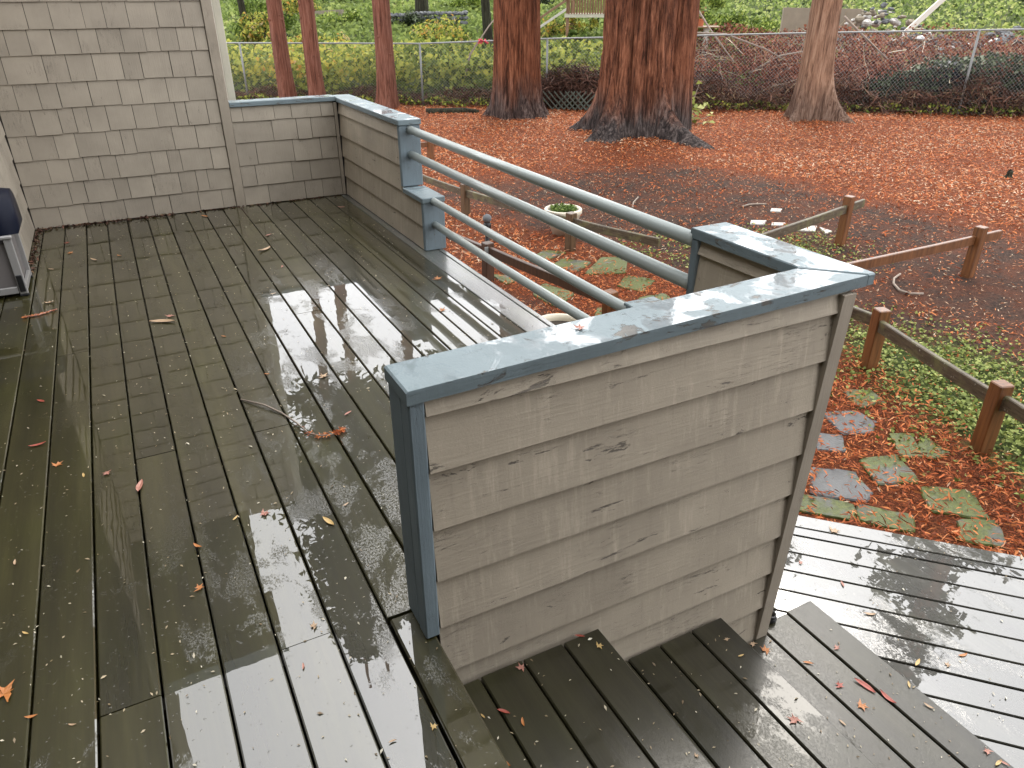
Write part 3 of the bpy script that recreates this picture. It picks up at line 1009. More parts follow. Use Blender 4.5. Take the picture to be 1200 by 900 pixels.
def post_obj(fence, x, y, h, mat, ang=0.0, w=0.092):
    zb = float(gz(x, y)) - 0.03
    V, F = cbox(-w / 2, w / 2, -w / 2, w / 2, 0, h + 0.03, 0.006)
    V = np.array(V)
    c, s = math.cos(ang), math.sin(ang)
    V = np.stack([V[:, 0] * c - V[:, 1] * s + x, V[:, 0] * s + V[:, 1] * c + y, V[:, 2] + zb], 1)
    V[:, 0] += (V[:, 2] - zb) * random.uniform(-0.02, 0.02)
    return obj('post', V, F, mat, fence)


def rail_obj(fence, a, b, mat, name='rail', th=0.038, hh=RH, sag=0.008):
    a, b = np.array(a, float), np.array(b, float)
    L = np.linalg.norm(b - a)
    u = (b - a) / L
    nn = np.array((-u[1], u[0], 0))
    nn /= np.linalg.norm(nn)
    up = np.cross(u, nn) * -1
    up = np.array((0, 0, 1.0)) if up[2] < 0 else up
    V, F = [], []
    N = 7
    for i in range(N):
        t = i / (N - 1)
        c = a + (b - a) * t + np.array((0, 0, -sag * math.sin(math.pi * t)))
        for (p, q) in ((-th / 2, -hh / 2), (th / 2, -hh / 2), (th / 2, hh / 2 - 0.006), (th / 2 - 0.006, hh / 2), (-th / 2 + 0.006, hh / 2), (-th / 2, hh / 2 - 0.006)):
            V.append(c + nn * p + np.array((0, 0, q + random.uniform(-0.001, 0.001))))
    for i in range(N - 1):
        for k in range(6):
            F.append((i * 6 + k, i * 6 + (k + 1) % 6, i * 6 + 6 + (k + 1) % 6, i * 6 + 6 + k))
    F += [tuple(reversed(range(6))), tuple(range((N - 1) * 6, N * 6))]
    return obj(name, V, F, mat, fence)


def ang(a, b):
    return math.atan2(b[1] - a[1], b[0] - a[0])


fa = empty('rail_fence', (4.45, 2.6, GZ), 'low rail fence with red cedar posts nearest the steps, in green cover', 'fence', 'low rail fences')
an = ang((4.25, 2.03), (4.61, 3.14))
post_obj(fa, 4.612, 3.136, 0.475, M['redpost'], an)
post_obj(fa, 4.249, 2.034, 0.475, M['redpost'], an)
post_obj(fa, 4.66, 4.15, 0.45, M['redpost'], 0)
rail_obj(fa, (4.665, 4.20, -0.555), (4.612, 3.10, -0.545), M['rail_old'])
rail_obj(fa, (4.612, 3.19, -0.552), (4.235, 1.98, -0.560), M['rail_old'])
rail_obj(fa, (4.265, 2.07, -0.545), (3.93, 0.85, -0.56), M['rail_old'])
post_obj(fa, 3.95, 0.95, 0.47, M['redpost'], an)

fb = empty('rail_fence', (7.2, 4.1, GZ), 'low rail fence arm ending in a red cedar post, right side, nearer one', 'fence', 'low rail fences')
post_obj(fb, 7.196, 4.087, 0.50, M['redpost'], 0.03)
rail_obj(fb, (7.56, 4.10, -0.545), (4.72, 4.14, -0.560), M['redrail'])
fc = empty('rail_fence', (6.95, 5.43, GZ), 'low mossy rail fence arm ending in a cedar post by the pale slabs', 'fence', 'low rail fences')
post_obj(fc, 6.953, 5.425, 0.545, M['redpost'], 0.15)
rail_obj(fc, (7.28, 5.49, -0.50), (4.80, 4.98, -0.545), M['rail_old'])
post_obj(fc, 4.84, 4.99, 0.42, M['redpost'], 0.15)

fd = empty('rail_fence', (4.0, 7.6, GZ), 'low weathered rail fence on the far side of the stone path', 'fence', 'low rail fences')
ae = ang((4.198, 6.702), (3.803, 8.619))
post_obj(fd, 3.803, 8.619, 0.40, M['oldpost'], ae)
post_obj(fd, 4.198, 6.702, 0.415, M['oldpost'], ae)
rail_obj(fd, (3.60, 10.0, -0.62), (3.815, 8.57, -0.635), M['rail_old'])
rail_obj(fd, (3.79, 8.67, -0.635), (4.21, 6.65, -0.595), M['rail_old'])
rail_obj(fd, (4.19, 6.75, -0.60), (4.56, 5.62, -0.60), M['rail_old'])
fe = empty('rail_fence', (4.8, 12.3, GZ), 'farthest low cedar fence post beside the top of the blue end post', 'fence', 'low rail fences')
post_obj(fe, 4.807, 12.317, 0.33, M['redpost'], 0.2)
rail_obj(fe, (4.95, 12.30, -0.66), (3.2, 12.6, -0.66), M['redrail'])
ff = empty('rail_fence', (3.05, 5.3, GZ), 'low dark wet rail fence on the deck side of the stone path', 'fence', 'low rail fences')
ag = ang((2.952, 6.206), (3.2, 4.45))
pg = post_obj(ff, 2.952, 6.206, 0.395, M['darkpost'], ag)
post_obj(ff, 3.19, 4.47, 0.43, M['redpost'], ag)
rail_obj(ff, (2.83, 7.1, -0.61), (2.96, 6.15, -0.61), M['darkpost'])
rail_obj(ff, (2.945, 6.25, -0.60), (3.20, 4.42, -0.575), M['darkpost'])
rail_obj(ff, (3.185, 4.52, -0.575), (3.42, 3.2, -0.575), M['rail_old'])
box_obj('hinge_plate', (2.895, 2.935, 6.148, 6.154, -0.66, -0.55), M['galv'], pg, 0.001)

# path lamp with a ball top
lamp = empty('path_lamp', (3.30, 6.93, GZ), 'short black path lamp with a round ball top behind the rails', 'path lamp')
lx, ly = 3.30, 6.93
V, F = lathe([(0.05, GZ - 0.02), (0.05, GZ + 0.02), (0.026, GZ + 0.03), (0.026, -0.60)], lx, ly, 14)
obj('pole', V, F, M['black'], lamp, smooth=True)
V, F = lathe([(0.040, -0.602), (0.042, -0.59), (0.042, -0.565), (0.032, -0.55)], lx, ly, 14)
obj('collar', V, F, M['black'], lamp, smooth=True)
V, F = lathe([(0.0001, -0.553)] + [(0.047 * math.sin(t), -0.507 - 0.047 * math.cos(t)) for t in np.linspace(0.3, math.pi - 0.01, 10)], lx, ly, 16)
obj('ball_top', V, F, M['rubble'], lamp, smooth=True)

# ------------------------------------------------------------------ leaf clouds
def leaf_cloud(name, P, size, mat, parent=None, nrm=None, spread=1.0, aspect=0.5, rnd=None, fold=0.15, origin=None):
    """rhombic leaves: P (n,3) centres, size (n,), nrm (n,3) preferred normals"""
    n = len(P)
    if nrm is None:
        nrm = np.tile((0, 0, 1.0), (n, 1))
    N = nrm + rng.normal(0, spread, (n, 3))
    N /= np.linalg.norm(N, axis=1)[:, None] + 1e-9
    A = np.cross(N, rng.normal(0, 1, (n, 3)))
    A /= np.linalg.norm(A, axis=1)[:, None] + 1e-9
    B = np.cross(N, A)
    s = size[:, None]
    V = np.empty((n, 4, 3))
    V[:, 0] = P - A * s * 0.5
    V[:, 1] = P + B * s * aspect * 0.5 + N * s * fold - A * s * 0.06
    V[:, 2] = P + A * s * 0.5
    V[:, 3] = P - B * s * aspect * 0.5 + N * s * fold - A * s * 0.06
    F = np.arange(4 * n).reshape(n, 4)
    if rnd is None:
        rnd = rng.random(n)
    return obj(name, V.reshape(-1, 3), F, mat, parent, rnd, origin=origin)


def ribbons(name, P0, P1, w, mat, parent=None, rnd=None, origin=None):
    n = len(P0)
    D = P1 - P0
    A = np.cross(D, rng.normal(0, 1, (n, 3)))
    A /= np.linalg.norm(A, axis=1)[:, None] + 1e-9
    A *= w[:, None] / 2
    Mid = (P0 + P1) / 2 + rng.normal(0, 0.12, (n, 3)) * np.linalg.norm(D, axis=1)[:, None]
    V = np.stack([P0 - A, P0 + A, Mid + A, Mid - A, P1 + A * 0.4, P1 - A * 0.4], 1).reshape(-1, 3)
    b = np.arange(n)[:, None] * 6
    F = np.concatenate([b + np.array([[0, 1, 2, 3]]), b + np.array([[3, 2, 4, 5]])], 0)
    if rnd is None:
        rnd = rng.random(n)
    return obj(name, V, F, mat, parent, np.concatenate([rnd, rnd]), origin=origin)


# ------------------------------------------------------------------ trees
TREES = []


def trunk_mesh(cx, cy, zb, r0, height, flare, flare_h, lobes, seg, rings, ridge, lean=(0, 0), seed=0, top_r=0.35):
    rr = np.random.default_rng(seed)
    ph = rr.uniform(0, 6.28, 8)
    lob_a = rr.uniform(0, 6.28, lobes)
    lob_s = rr.uniform(0.5, 1.25, lobes)
    hs_ = np.concatenate([np.linspace(-0.12, 3.2, rings), np.linspace(3.4, height, 14)])
    V = []
    fib = rr.normal(0, 1, seg)
    for h in hs_:
        fib = 0.93 * fib + 0.37 * rr.normal(0, 1, seg)
        th = np.arange(seg) * 2 * np.pi / seg
        r = r0 * (1 - (1 - top_r) * max(h, 0) / height)
        fl = math.exp(-max(h, -0.1) / flare_h)
        but = np.zeros(seg)
        for a, s_ in zip(lob_a, lob_s):
            d = np.angle(np.exp(1j * (th - a)))
            but += s_ * np.exp(-(d / 0.19) ** 2)
        rad = r + flare * fl * (0.22 + 0.95 * but * fl ** 0.7)
        tw = 0.15 * h
        rad = rad * (1 + ridge * (np.sin(9 * th + ph[0] + tw) * 0.4 + np.sin(17 * th + ph[1] - tw) * 0.4 + np.sin(31 * th + ph[2] + 2 * tw) * 0.35
                                  + 0.5 * np.sin(3 * th + ph[3] + 0.3 * h) + 0.55 * fib))
        V.append(np.stack([cx + lean[0] * h + rad * np.cos(th), cy + lean[1] * h + rad * np.sin(th), np.full(seg, zb + h)], 1))
    V = np.concatenate(V)
    n = len(hs_)
    b = (np.arange(n - 1)[:, None] * seg + np.arange(seg)[None]).ravel()
    k = np.arange(seg)
    b2 = (np.arange(n - 1)[:, None] * seg + ((k + 1) % seg)[None]).ravel()
    F = np.stack([b, b2, b2 + seg, b + seg], 1)
    return V, F


def crown_pts(cx, cy, z0, z1, r0, r1, n, seed):
    """sprays carried on drooping whorled limbs"""
    rr = np.random.default_rng(seed)
    P, N, limbs = [], [], []
    nl = int(n / 60)
    for i in range(nl):
        t = rr.random() ** 0.9
        z = z0 + (z1 - z0) * t
        R_ = r0 + (r1 - r0) * t
        R_ *= rr.uniform(0.55, 1.15)
        a = rr.uniform(0, 2 * np.pi)
        d = np.array((math.cos(a), math.sin(a)))
        droop = rr.uniform(0.1, 0.45)
        limbs.append(((cx, cy, z), (cx + d[0] * R_ * 0.55, cy + d[1] * R_ * 0.55, z - 0.05 * R_), (cx + d[0] * R_, cy + d[1] * R_, z - droop * R_)))
        u = rr.random(60) ** 0.7
        q = np.stack([cx + d[0] * R_ * u, cy + d[1] * R_ * u, z - droop * R_ * u ** 2], 1)
        q += rr.normal(0, 0.20 + 0.05 * R_, (60, 3)) * np.array((1, 1, 0.45))
        P.append(q)
    return np.concatenate(P), limbs


def tree(label, cx, cy, r0, height, flare, flare_h, lobes, seg, rings, ridge, mat, crown, seed, group='redwoods along the fence', lean=(0, 0), second=None, name='redwood_tree',
         csize=(0.25, 0.5), knots=0):
    zb = float(gz(cx, cy))
    t = empty(name, (cx, cy, zb), label, 'tree', group)
    V, F = trunk_mesh(cx, cy, zb, r0, height, flare, flare_h, lobes, seg, rings, ridge, lean, seed)
    tr = obj('trunk', V, F, mat, t, smooth=True)
    if second:
        V, F = trunk_mesh(*second['p'], float(gz(*second['p'])), second['r'], height * 0.9, second['flare'], flare_h, 4, 64, rings, ridge, second.get('lean', (0, 0)), seed + 5)
        obj('second_stem', V, F, mat, t, smooth=True)
    if knots:
        mb = MB()
        rr = np.random.default_rng(seed + 9)
        for i in range(knots):
            h = rr.uniform(0.3, 3.2)
            a = rr.uniform(math.pi * 0.9, math.pi * 1.9)
            r = r0 * 0.98
            d = np.array((math.cos(a), math.sin(a), 0.15))
            p = np.array((cx + lean[0] * h, cy + lean[1] * h, zb + h)) + d * r * 0.9
            mb.add(*tube([p, p + d * 0.02, p + d * rr.uniform(0.03, 0.05)], [0.035, 0.03, 0.015], 6))
        mb.build('branch_stubs', mat, t)['kind'] = 'stuff'
    z0, z1, ra, rb, n = crown
    P, limbs = crown_pts(cx, cy, zb + z0, zb + z1, ra, rb, n, seed + 1)
    cr = leaf_cloud('crown', P, rng.uniform(*csize, len(P)), M['crown'], t, spread=0.5, aspect=0.4)
    mb = MB()
    for l in limbs[::2]:
        mb.add(*tube(l, [0.06, 0.035, 0.012], 4, False))
    mb.build('limbs', mat, cr)
    return t


tree('slender young redwood, left one of the pair behind the low wall', 4.27, 21.07, 0.20, 24, 0.10, 0.7, 4, 32, 22, 0.012, M['barkthin'], (10.4, 22, 2.8, 0.6, 9500), 21, knots=16)
tree('slender young redwood, right one of the pair behind the low wall', 4.93, 20.53, 0.20, 23, 0.10, 0.7, 4, 32, 22, 0.012, M['barkthin'], (10.8, 21, 2.6, 0.6, 9000), 22, knots=16)
tree('slender redwood with horizontal scars standing alone left of the thick trunks', 6.45, 19.30, 0.225, 22, 0.16, 0.7, 5, 32, 24, 0.012, M['barkthin'], (10.2, 19.5, 2.3, 0.5, 8000), 23, knots=14)
tree('thick straight redwood trunk second in size, left of the largest', 8.64, 16.36, 0.545, 30, 0.26, 0.45, 9, 200, 60, 0.026, M['barkmid'], (14, 29, 2.7, 0.8, 4200), 24)
tree('largest redwood with flared black root buttresses and a fused second stem', 9.17, 12.48, 0.66, 32, 0.47, 0.55, 10, 240, 76, 0.04, M['barkbig'], (14, 31, 2.7, 0.8, 4600), 25,
     second=dict(p=(10.08, 12.42), r=0.34, flare=0.26, lean=(0.0, 0.0)))
tree('pale peeling redwood trunk standing alone right of the largest', 13.88, 12.34, 0.315, 26, 0.30, 0.75, 6, 80, 50, 0.02, M['barkpale'], (11.5, 24, 1.9, 0.5, 4200), 28)
tree('tall redwood off the right edge', 17.0, 8.2, 0.4, 26, 0.25, 0.6, 6, 48, 24, 0.02, M['barkmid'], (8.5, 24, 1.45, 0.4, 3600), 29)
for i, (x, y, r, lab) in enumerate(((12.9, 33.2, 0.30, 'dark mossy tree on the slope above the low stone wall'), (11.75, 24.2, 0.16, 'dark mossy forked trunk left of the thick redwood'),
                                    (5.2, 31.0, 0.13, 'thin grey trunk at the upper left behind the vines'))):
    tree(lab, x, y, r, 9, 0.1, 0.5, 4, 20, 12, 0.03, M['barkdark'], (4.0, 9.0, 2.2, 1.0, 1800), 40 + i, 'trees on the slope', name='slope_tree', lean=(0.03, 0.0) if i == 0 else (-0.05, 0.05))

# ------------------------------------------------------------------ chain link fence
fen = empty('chain_link_fence', (8.5, 18.7, GZ), 'galvanised chain link fence running behind the redwoods', 'fence')


def fpt(t, s=0.0):
    p = FN * (FS + s) + FD * t
    return float(p[0]), float(p[1])


def ftop(t):
    return np.interp(t, [-14, -11, -6, -2.7, 4.2, 7.2, 14], [0.54, 0.56, 0.56, 0.68, 0.83, 0.88, 1.0])


for t in (-14, -11, -6, -2.7, 0.6, 3.9, 7.15, 10.6, 14):
    x, y = fpt(t)
    V, F = tube([(x, y, float(gz(x, y)) - 0.05), (x, y, float(ftop(t)) + 0.02)], 0.026, 10)
    obj('post', V, F, M['galv'], fen, smooth=True)
V, F = tube([(*fpt(t, 0.0), float(ftop(t))) for t in (-14, -11, -6, -2.7, 0.6, 4.2, 7.2, 10.6, 14)], 0.020, 8)
obj('top_rail', V, F, M['galv'], fen, smooth=True)
WV, WF = [], []
step = 0.085
nb = 0
for sg in (1, -1):
    for t0 in np.arange(-16, 16.1, step):
        t1 = t0 + sg * 1.75
        if min(t0, t1) < -13.9 or max(t0, t1) > 13.9:
            continue
        xa, ya = fpt(t0, -0.034 + 0.004 * sg)
        xb, yb_ = fpt(t1, -0.034 + 0.004 * sg)
        za, zb_ = float(gz(xa, ya)), float(ftop(t1)) - 0.01
        zb_ = min(zb_, 1.1)
        v, f = tube([(xa, ya, za), (xb, yb_, zb_)], 0.0021, 3, False)
        WV += v
        WF += [tuple(i + nb for i in q) for q in f]
        nb += len(v)
o = obj('wire_mesh', WV, WF, M['wire'], fen)
o['kind'] = 'stuff'

# ------------------------------------------------------------------ vegetation along and behind the fence
def band(n, t0, t1, s0, s1, hfun, low=0.0, pw=0.6):
    t = rng.uniform(t0, t1, n)
    s = rng.uniform(s0, s1, n)
    x = FN[0] * (FS + s) + FD[0] * t
    y = FN[1] * (FS + s) + FD[1] * t
    g = gz(x, y)
    h = np.maximum(hfun(t, s), 0.05)
    z = g + low + (h - low) * rng.random(n) ** pw
    return np.stack([x, y, z], 1), t, s


NRM_CAM = np.tile((-0.5, -0.65, 0.6), (1, 1))


def cloud(name, label, cat, args, size, mat, n, colour=None, aspect=0.75, spread=0.8, pw=0.5, kind='stuff'):
    P, t, s = band(n, *args, pw=pw)
    rnd = rng.random(n) if colour is None else np.clip(colour(P, t, s), 0, 1)
    o = leaf_cloud(name, P, rng.uniform(*size, n), mat, None, np.repeat(NRM_CAM, n, 0), spread, aspect, rnd)
    return tag(o, label, cat, kind=kind)


nz2 = lambda t, s: 0.5 + 0.5 * np.sin(2.1 * t + 1.3 * np.sin(1.7 * s + t)) * np.sin(1.3 * s + 0.7 * t)
cloud('vine_thicket', 'yellow green vine thicket behind the left half of the chain link fence', 'vines',
      (-16, 0.3, 0.15, 3.0, lambda t, s: 1.05 + 0.25 * nz2(t, s) - 0.25 * np.maximum(0, 0.8 - s)), (0.09, 0.19), M['vine'], 15000,
      lambda P, t, s: 0.06 + 0.66 * rng.random(len(t)) * np.clip((P[:, 2] + 1.1) / 0.8, 0.25, 1.0) + 0.30 * np.exp(-((t + 9.6) / 2.2) ** 2) * rng.random(len(t)) ** 0.6)
cloud('slope_ivy', 'green ivy covering the slope above the fence', 'ivy',
      (-24, 3.0, 2.5, 30, lambda t, s: 0.30 + 0.22 * nz2(t * 1.4, s * 0.8)), (0.12, 0.26), M['ivy'], 45000,
      lambda P, t, s: 0.20 + 0.65 * rng.random(len(t)) * (0.55 + 0.6 * nz2(t * 0.6 + 2, s * 0.5)), pw=0.35)
cloud('slope_grass', 'green growth on the slope at the upper right', 'ivy',
      (3.0, 26, 9.5, 32, lambda t, s: 0.28 + 0.2 * nz2(t, s)), (0.10, 0.20), M['ivy'], 20000, None, pw=0.35)


def thatch(name, label, n, args, length, mat, colour=None, w=(0.008, 0.02), down=0.6):
    P, t, s = band(n, *args, pw=0.75)
    D = rng.normal(0, 1, (n, 3)) * np.array((1, 1, 0.8)) + np.array((0, 0, -down))
    D /= np.linalg.norm(D, axis=1)[:, None]
    L = rng.uniform(*length, n)[:, None]
    rnd = rng.random(n) if colour is None else np.clip(colour(P, t, s), 0, 1)
    P1 = P + D * L
    P1[:, 2] = np.maximum(P1[:, 2], gz(P1[:, 0], P1[:, 1]) + 0.01)
    o = ribbons(name, P, P1, rng.uniform(*w, n), mat, None, rnd)
    return tag(o, label, 'dead vines', kind='stuff')


mound = lambda t, s: 1.02 * np.sqrt(np.clip(1 - ((t + 1.95) / 1.35) ** 2, 0.0, 1)) * np.clip(1 - ((s - 0.15) / 0.75) ** 2, 0, 1) ** 0.5
thatch('thatch_mound', 'dark brown mound of dead vines between the two thick redwoods', 9000, (-3.25, -0.5, -0.5, 0.8, mound), (0.10, 0.35), M['thatch'],
       lambda P, t, s: rng.random(len(t)) * 0.8)
lowm = lambda t, s: 0.62 + 0.18 * np.sin(1.9 * t) + 0.12 * np.sin(4.3 * t + 1)
thatch('thatch_bank', 'brown bank of dead vines at the foot of the fence, right half', 16000, (0.4, 13.5, -0.35, 1.0, lowm), (0.10, 0.35), M['thatch'])
thatch('thatch_strip', 'thin brown strip of dead vines at the foot of the fence, left half', 7000, (-12, -0.4, -0.15, 0.6, lambda t, s: 0.33 + 0.12 * np.sin(2.3 * t)), (0.08, 0.26), M['thatch'])
cloud('bramble_thicket', 'dull red bramble thicket behind the right half of the fence', 'brambles',
      (0.6, 14.0, 0.25, 3.6, lambda t, s: 1.12 + 0.07 * s + 0.25 * np.sin(1.3 * t + 2) * np.sin(0.9 * s + t)), (0.05, 0.11), M['bramble'], 34000,
      lambda P, t, s: rng.random(len(t)) ** 1.1 * np.clip((P[:, 2] + 1.1) / 1.3, 0.3, 1.0), aspect=0.55)
o = thatch('bramble_canes', 'pale bare canes tangled through the red brambles', 260, (0.6, 14, 0.1, 3.4, lambda t, s: 1.1 + 0.12 * s), (0.4, 1.2), M['debris'], w=(0.008, 0.016), down=0.0)
o['category'] = 'canes'
cloud('dark_ivy', 'dark green ivy over a hollow at the right end of the fence', 'ivy',
      (4.9, 11.0, 0.05, 1.2, lambda t, s: 1.22 * np.sqrt(np.clip(1 - ((t - 7.9) / 3.1) ** 2, 0.05, 1))), (0.06, 0.12), M['darkleaf'], 9000,
      lambda P, t, s: rng.random(len(t)) ** 1.6 * 0.9 + 0.25 * (P[:, 2] > -0.05) * rng.random(len(t)), pw=0.7)
cloud('base_weeds', 'low green weeds along the foot of the fence', 'weeds',
      (-13, 12, -0.35, 0.25, lambda t, s: 0.14 + 0.10 * np.sin(3.1 * t) ** 2), (0.04, 0.10), M['vine'], 3500, lambda P, t, s: rng.random(len(t)) * 0.75)

# ------------------------------------------------------------------ things beyond the fence
def hpt(t, s):
    x, y = fpt(t, s)
    return x, y, float(gz(x, y))


def slab_between(name, label, cat, t0, s0, t1, s1, zb, zt0, zt1, th, mat, c=0.01):
    a, b = np.array(fpt(t0, s0)), np.array(fpt(t1, s1))
    d = (b - a) / np.linalg.norm(b - a)
    nn = np.array((-d[1], d[0])) * th / 2
    V = []
    for z0, z1 in ((zb, zb), (zt0, zt1)):
        for p, zz in ((a - nn, z0), (b - nn, z1), (b + nn, z1), (a + nn, z0)):
            V.append((*p, zz))
    F = [(0, 1, 2, 3), (4, 5, 6, 7)] + [(i, (i + 1) % 4, 4 + (i + 1) % 4, 4 + i) for i in range(4)]
    o = obj(name, V, orient(V, F), mat)
    return tag(o, label, cat)


slab_between('concrete_wall', 'grey concrete retaining wall on the slope at upper left', 'wall', -19.0, 14, -13.6, 14, 0.2, 0.98, 1.22, 0.25, M['concrete'])
slab_between('upper_wall', 'brown retaining wall highest on the slope behind the slender redwoods', 'wall', -15.2, 19, -11.0, 19, 0.6, 1.40, 1.44, 0.25, M['fencewood'])
slab_between('concrete_wall', 'stained concrete wall behind the pale redwood', 'wall', 4.1, 9.0, 6.6, 9.0, -0.2, 1.27, 1.22, 0.3, M['concrete'])


def rock(x, y, z, r, parent, mat, sq=0.7, name='stone'):
    V, F = [], []
    rr = random
    st, sl = 5, 7
    for i in range(st + 1):
        ph = math.pi * i / st
        for k in range(sl):
            th = 2 * math.pi * k / sl
            q = r * rr.uniform(0.75, 1.15)
            V.append((x + q * math.sin(ph) * math.cos(th), y + q * math.sin(ph) * math.sin(th), z + q * sq * math.cos(ph)))
    for i in range(st):
        for k in range(sl):
            F.append((i * sl + k, (i + 1) * sl + k, (i + 1) * sl + (k + 1) % sl, i * sl + (k + 1) % sl))
    return obj(name, V, F, mat, parent)


x, y, z = hpt(-9.2, 12)
sw = empty('stone_wall', (x, y, z), 'low dark dry stone wall half buried in ivy on the slope', 'wall')
for i in range(22):
    t = -10.8 + i * 0.15
    for lv in range(4):
        x, y, z = hpt(t + random.uniform(-0.04, 0.04), 12 + random.uniform(-0.08, 0.08))
        rock(x, y, z + 0.10 + 0.18 * lv, random.uniform(0.10, 0.15), sw, M['rubble'])

# neighbour's timber deck with stair
x, y, z = hpt(-2.4, 8.5)
nd = empty('neighbour_deck', (x, y, z), 'raised brown timber deck with baluster railing between the thick redwoods', 'deck')
for i in range(15):
    xa, ya, _ = hpt(-3.05 + i * 0.09, 8.0)
    V, F = tube([(xa, ya, 1.10), (xa, ya, 2.05)], 0.032, 4)
    obj('baluster', V, F, M['fencewood'], nd)
for t in (-3.1, -1.75):
    for s in (8.05, 9.5):
        xa, ya, za = hpt(t, s)
        V, F = tube([(xa, ya, za - 0.1), (xa, ya, 2.1)], 0.055, 4)
        obj('post', V, F, M['fencewood'], nd)
for z0, nm in ((1.06, 'beam'), (2.05, 'top_rail')):
    xa, ya, _ = hpt(-3.2, 8.03)
    xb, yb_, _ = hpt(-1.65, 8.03)
    rail_obj(nd, (xa, ya, z0), (xb, yb_, z0), M['cream'] if nm == 'beam' else M['fencewood'], nm, 0.08, 0.12, 0)
for i in range(6):
    xa, ya, _ = hpt(-3.2, 8.25 + i * 0.25)
    xb, yb_, _ = hpt(-1.65, 8.25 + i * 0.25)
    rail_obj(nd, (xa, ya, 1.10), (xb, yb_, 1.10), M['fencewood'], 'floor_board', 0.22, 0.04, 0)
for dz in (0.0, 0.28):
    xa, ya, _ = hpt(-4.3, 8.0)
    xb, yb_, _ = hpt(-3.15, 8.0)
    rail_obj(nd, (xa, ya, 0.55 + dz), (xb, yb_, 1.25 + dz), M['fencewood'] if dz else M['lightboard'], 'stair_rail', 0.06, 0.09, 0)


def shrub(label, t, s, w, h, n, size=(0.06, 0.13), mat='shrub', zoff=0.0, colour=1.0, name='shrub'):
    x, y, z = hpt(t, s)
    e = empty(name, (x, y, z), label, 'shrub', 'shrubs beyond the fence')
    c = rng.normal(0, 1, (14, 3)) * np.array((w * 0.36, w * 0.36, h * 0.22)) + np.array((x, y, z + zoff + h * 0.55))
    idx = rng.integers(0, 14, n)
    d = rng.normal(0, 1, (n, 3))
    d /= np.linalg.norm(d, axis=1)[:, None]
    P = c[idx] + d * (w * 0.24) * rng.random((n, 1)) ** 0.4 * np.array((1, 1, 0.8))
    P[:, 2] = np.maximum(P[:, 2], z + 0.03)
    leaf_cloud('foliage', P, rng.uniform(*size, n), M[mat], e, d, 0.5, 0.6, np.clip(rng.random(n) * colour, 0, 1))
    mb = MB()
    for i in range(5):
        mb.add(*tube([(x, y, z - 0.05), tuple((c[i] + np.array((x, y, z))) / 2), tuple(c[i])], [0.03, 0.02, 0.008], 5, False))
    mb.build('stems', M['barkdark'], e)
    return e


shrub('bright green bush above the fence left of the pale redwood', 2.75, 5.2, 1.35, 1.8, 5200, zoff=0.1)
shrub('bright green bush just right of the largest redwood', 1.6, 6.2, 1.3, 1.8, 5000, zoff=0.25)
shrub('dark conical shrub in front of the timber deck', -2.75, 6.4, 0.5, 0.95, 1600, colour=0.45)
shrub('small dark shrub beside the timber deck stair', -2.25, 6.3, 0.5, 0.75, 1400, colour=0.5)
shrub('yellow shrub at the upper left corner behind the slender trunks', -13.2, 5.5, 1.5, 1.5, 3600, (0.08, 0.16), 'vine')
shrub('leafy shrub hiding the foot of the concrete wall at left', -14.9, 9.0, 1.8, 1.6, 3000, (0.08, 0.16), 'shrub', colour=0.7)
shrub('rounded dark bush low on the slope behind the forked trunk', -5.6, 9.5, 1.5, 0.9, 2600, colour=0.4)

CL = []
for i in range(16):                                      # clumps that break the ivy on the slope
    t_, s_ = -17 + i * 1.05 + random.uniform(-0.4, 0.4), random.uniform(4.0, 22)
    px, py, _ = hpt(t_, s_)
    CL.append((math.atan2(px, py), t_, s_, random.uniform(0.9, 1.8), random.uniform(0.5, 0.9), ('shrub', 'vine', 'ivy', 'darkleaf')[i % 4]))
CL.sort()
seen = {}
for az_, t_, s_, cw, ch_, mt in CL:
    seen[mt] = seen.get(mt, 0) + 1
    shrub('%s clump on the ivy slope, %s of its colour from the left' % ({'shrub': 'bright green', 'vine': 'yellowing', 'ivy': 'mid green', 'darkleaf': 'dark'}[mt], ('', 'first', 'second', 'third', 'fourth')[seen[mt]]),
          t_, s_, cw, ch_, 1300, (0.08, 0.18), mt, name='slope_clump')

# table with a terracotta pot
x, y, z = hpt(1.0, 3.0)
tb = empty('potting_table', (x, y, z), 'weathered plank table beyond the fence right of the largest redwood', 'table')
for i in range(4):
    xa, ya, _ = hpt(0.15, 2.75 + i * 0.17)
    xb, yb_, _ = hpt(1.62, 2.75 + i * 0.17)
    rail_obj(tb, (xa, ya, 0.86), (xb, yb_, 0.86), M['fencewood'], 'plank', 0.155, 0.035, 0)
for t, s in ((0.3, 2.8), (1.3, 2.8), (0.3, 3.25), (1.3, 3.25)):
    xa, ya, za = hpt(t, s)
    V, F = tube([(xa, ya, za - 0.05), (xa, ya, 0.842)], 0.07 if t > 1 else 0.05, 4)
    obj('leg', V, F, M['lightboard'], tb)
x, y, _ = hpt(1.12, 2.95)
pt = empty('flower_pot', (x, y, 0.878), 'terracotta flower pot on the plank table', 'pot')
V, F = lathe([(0.001, 0.879), (0.075, 0.879), (0.10, 1.02), (0.115, 1.02), (0.118, 1.06), (0.10, 1.06), (0.095, 1.03), (0.001, 1.03)], x, y, 18)
obj('pot', V, F, M['terracotta'], pt, smooth=False)
P = np.array((x, y, 1.12)) + rng.normal(0, 1, (60, 3)) * np.array((0.04, 0.04, 0.08))
leaf_cloud('plant', P, rng.uniform(0.05, 0.1, 60), M['bramble'], pt, spread=1)

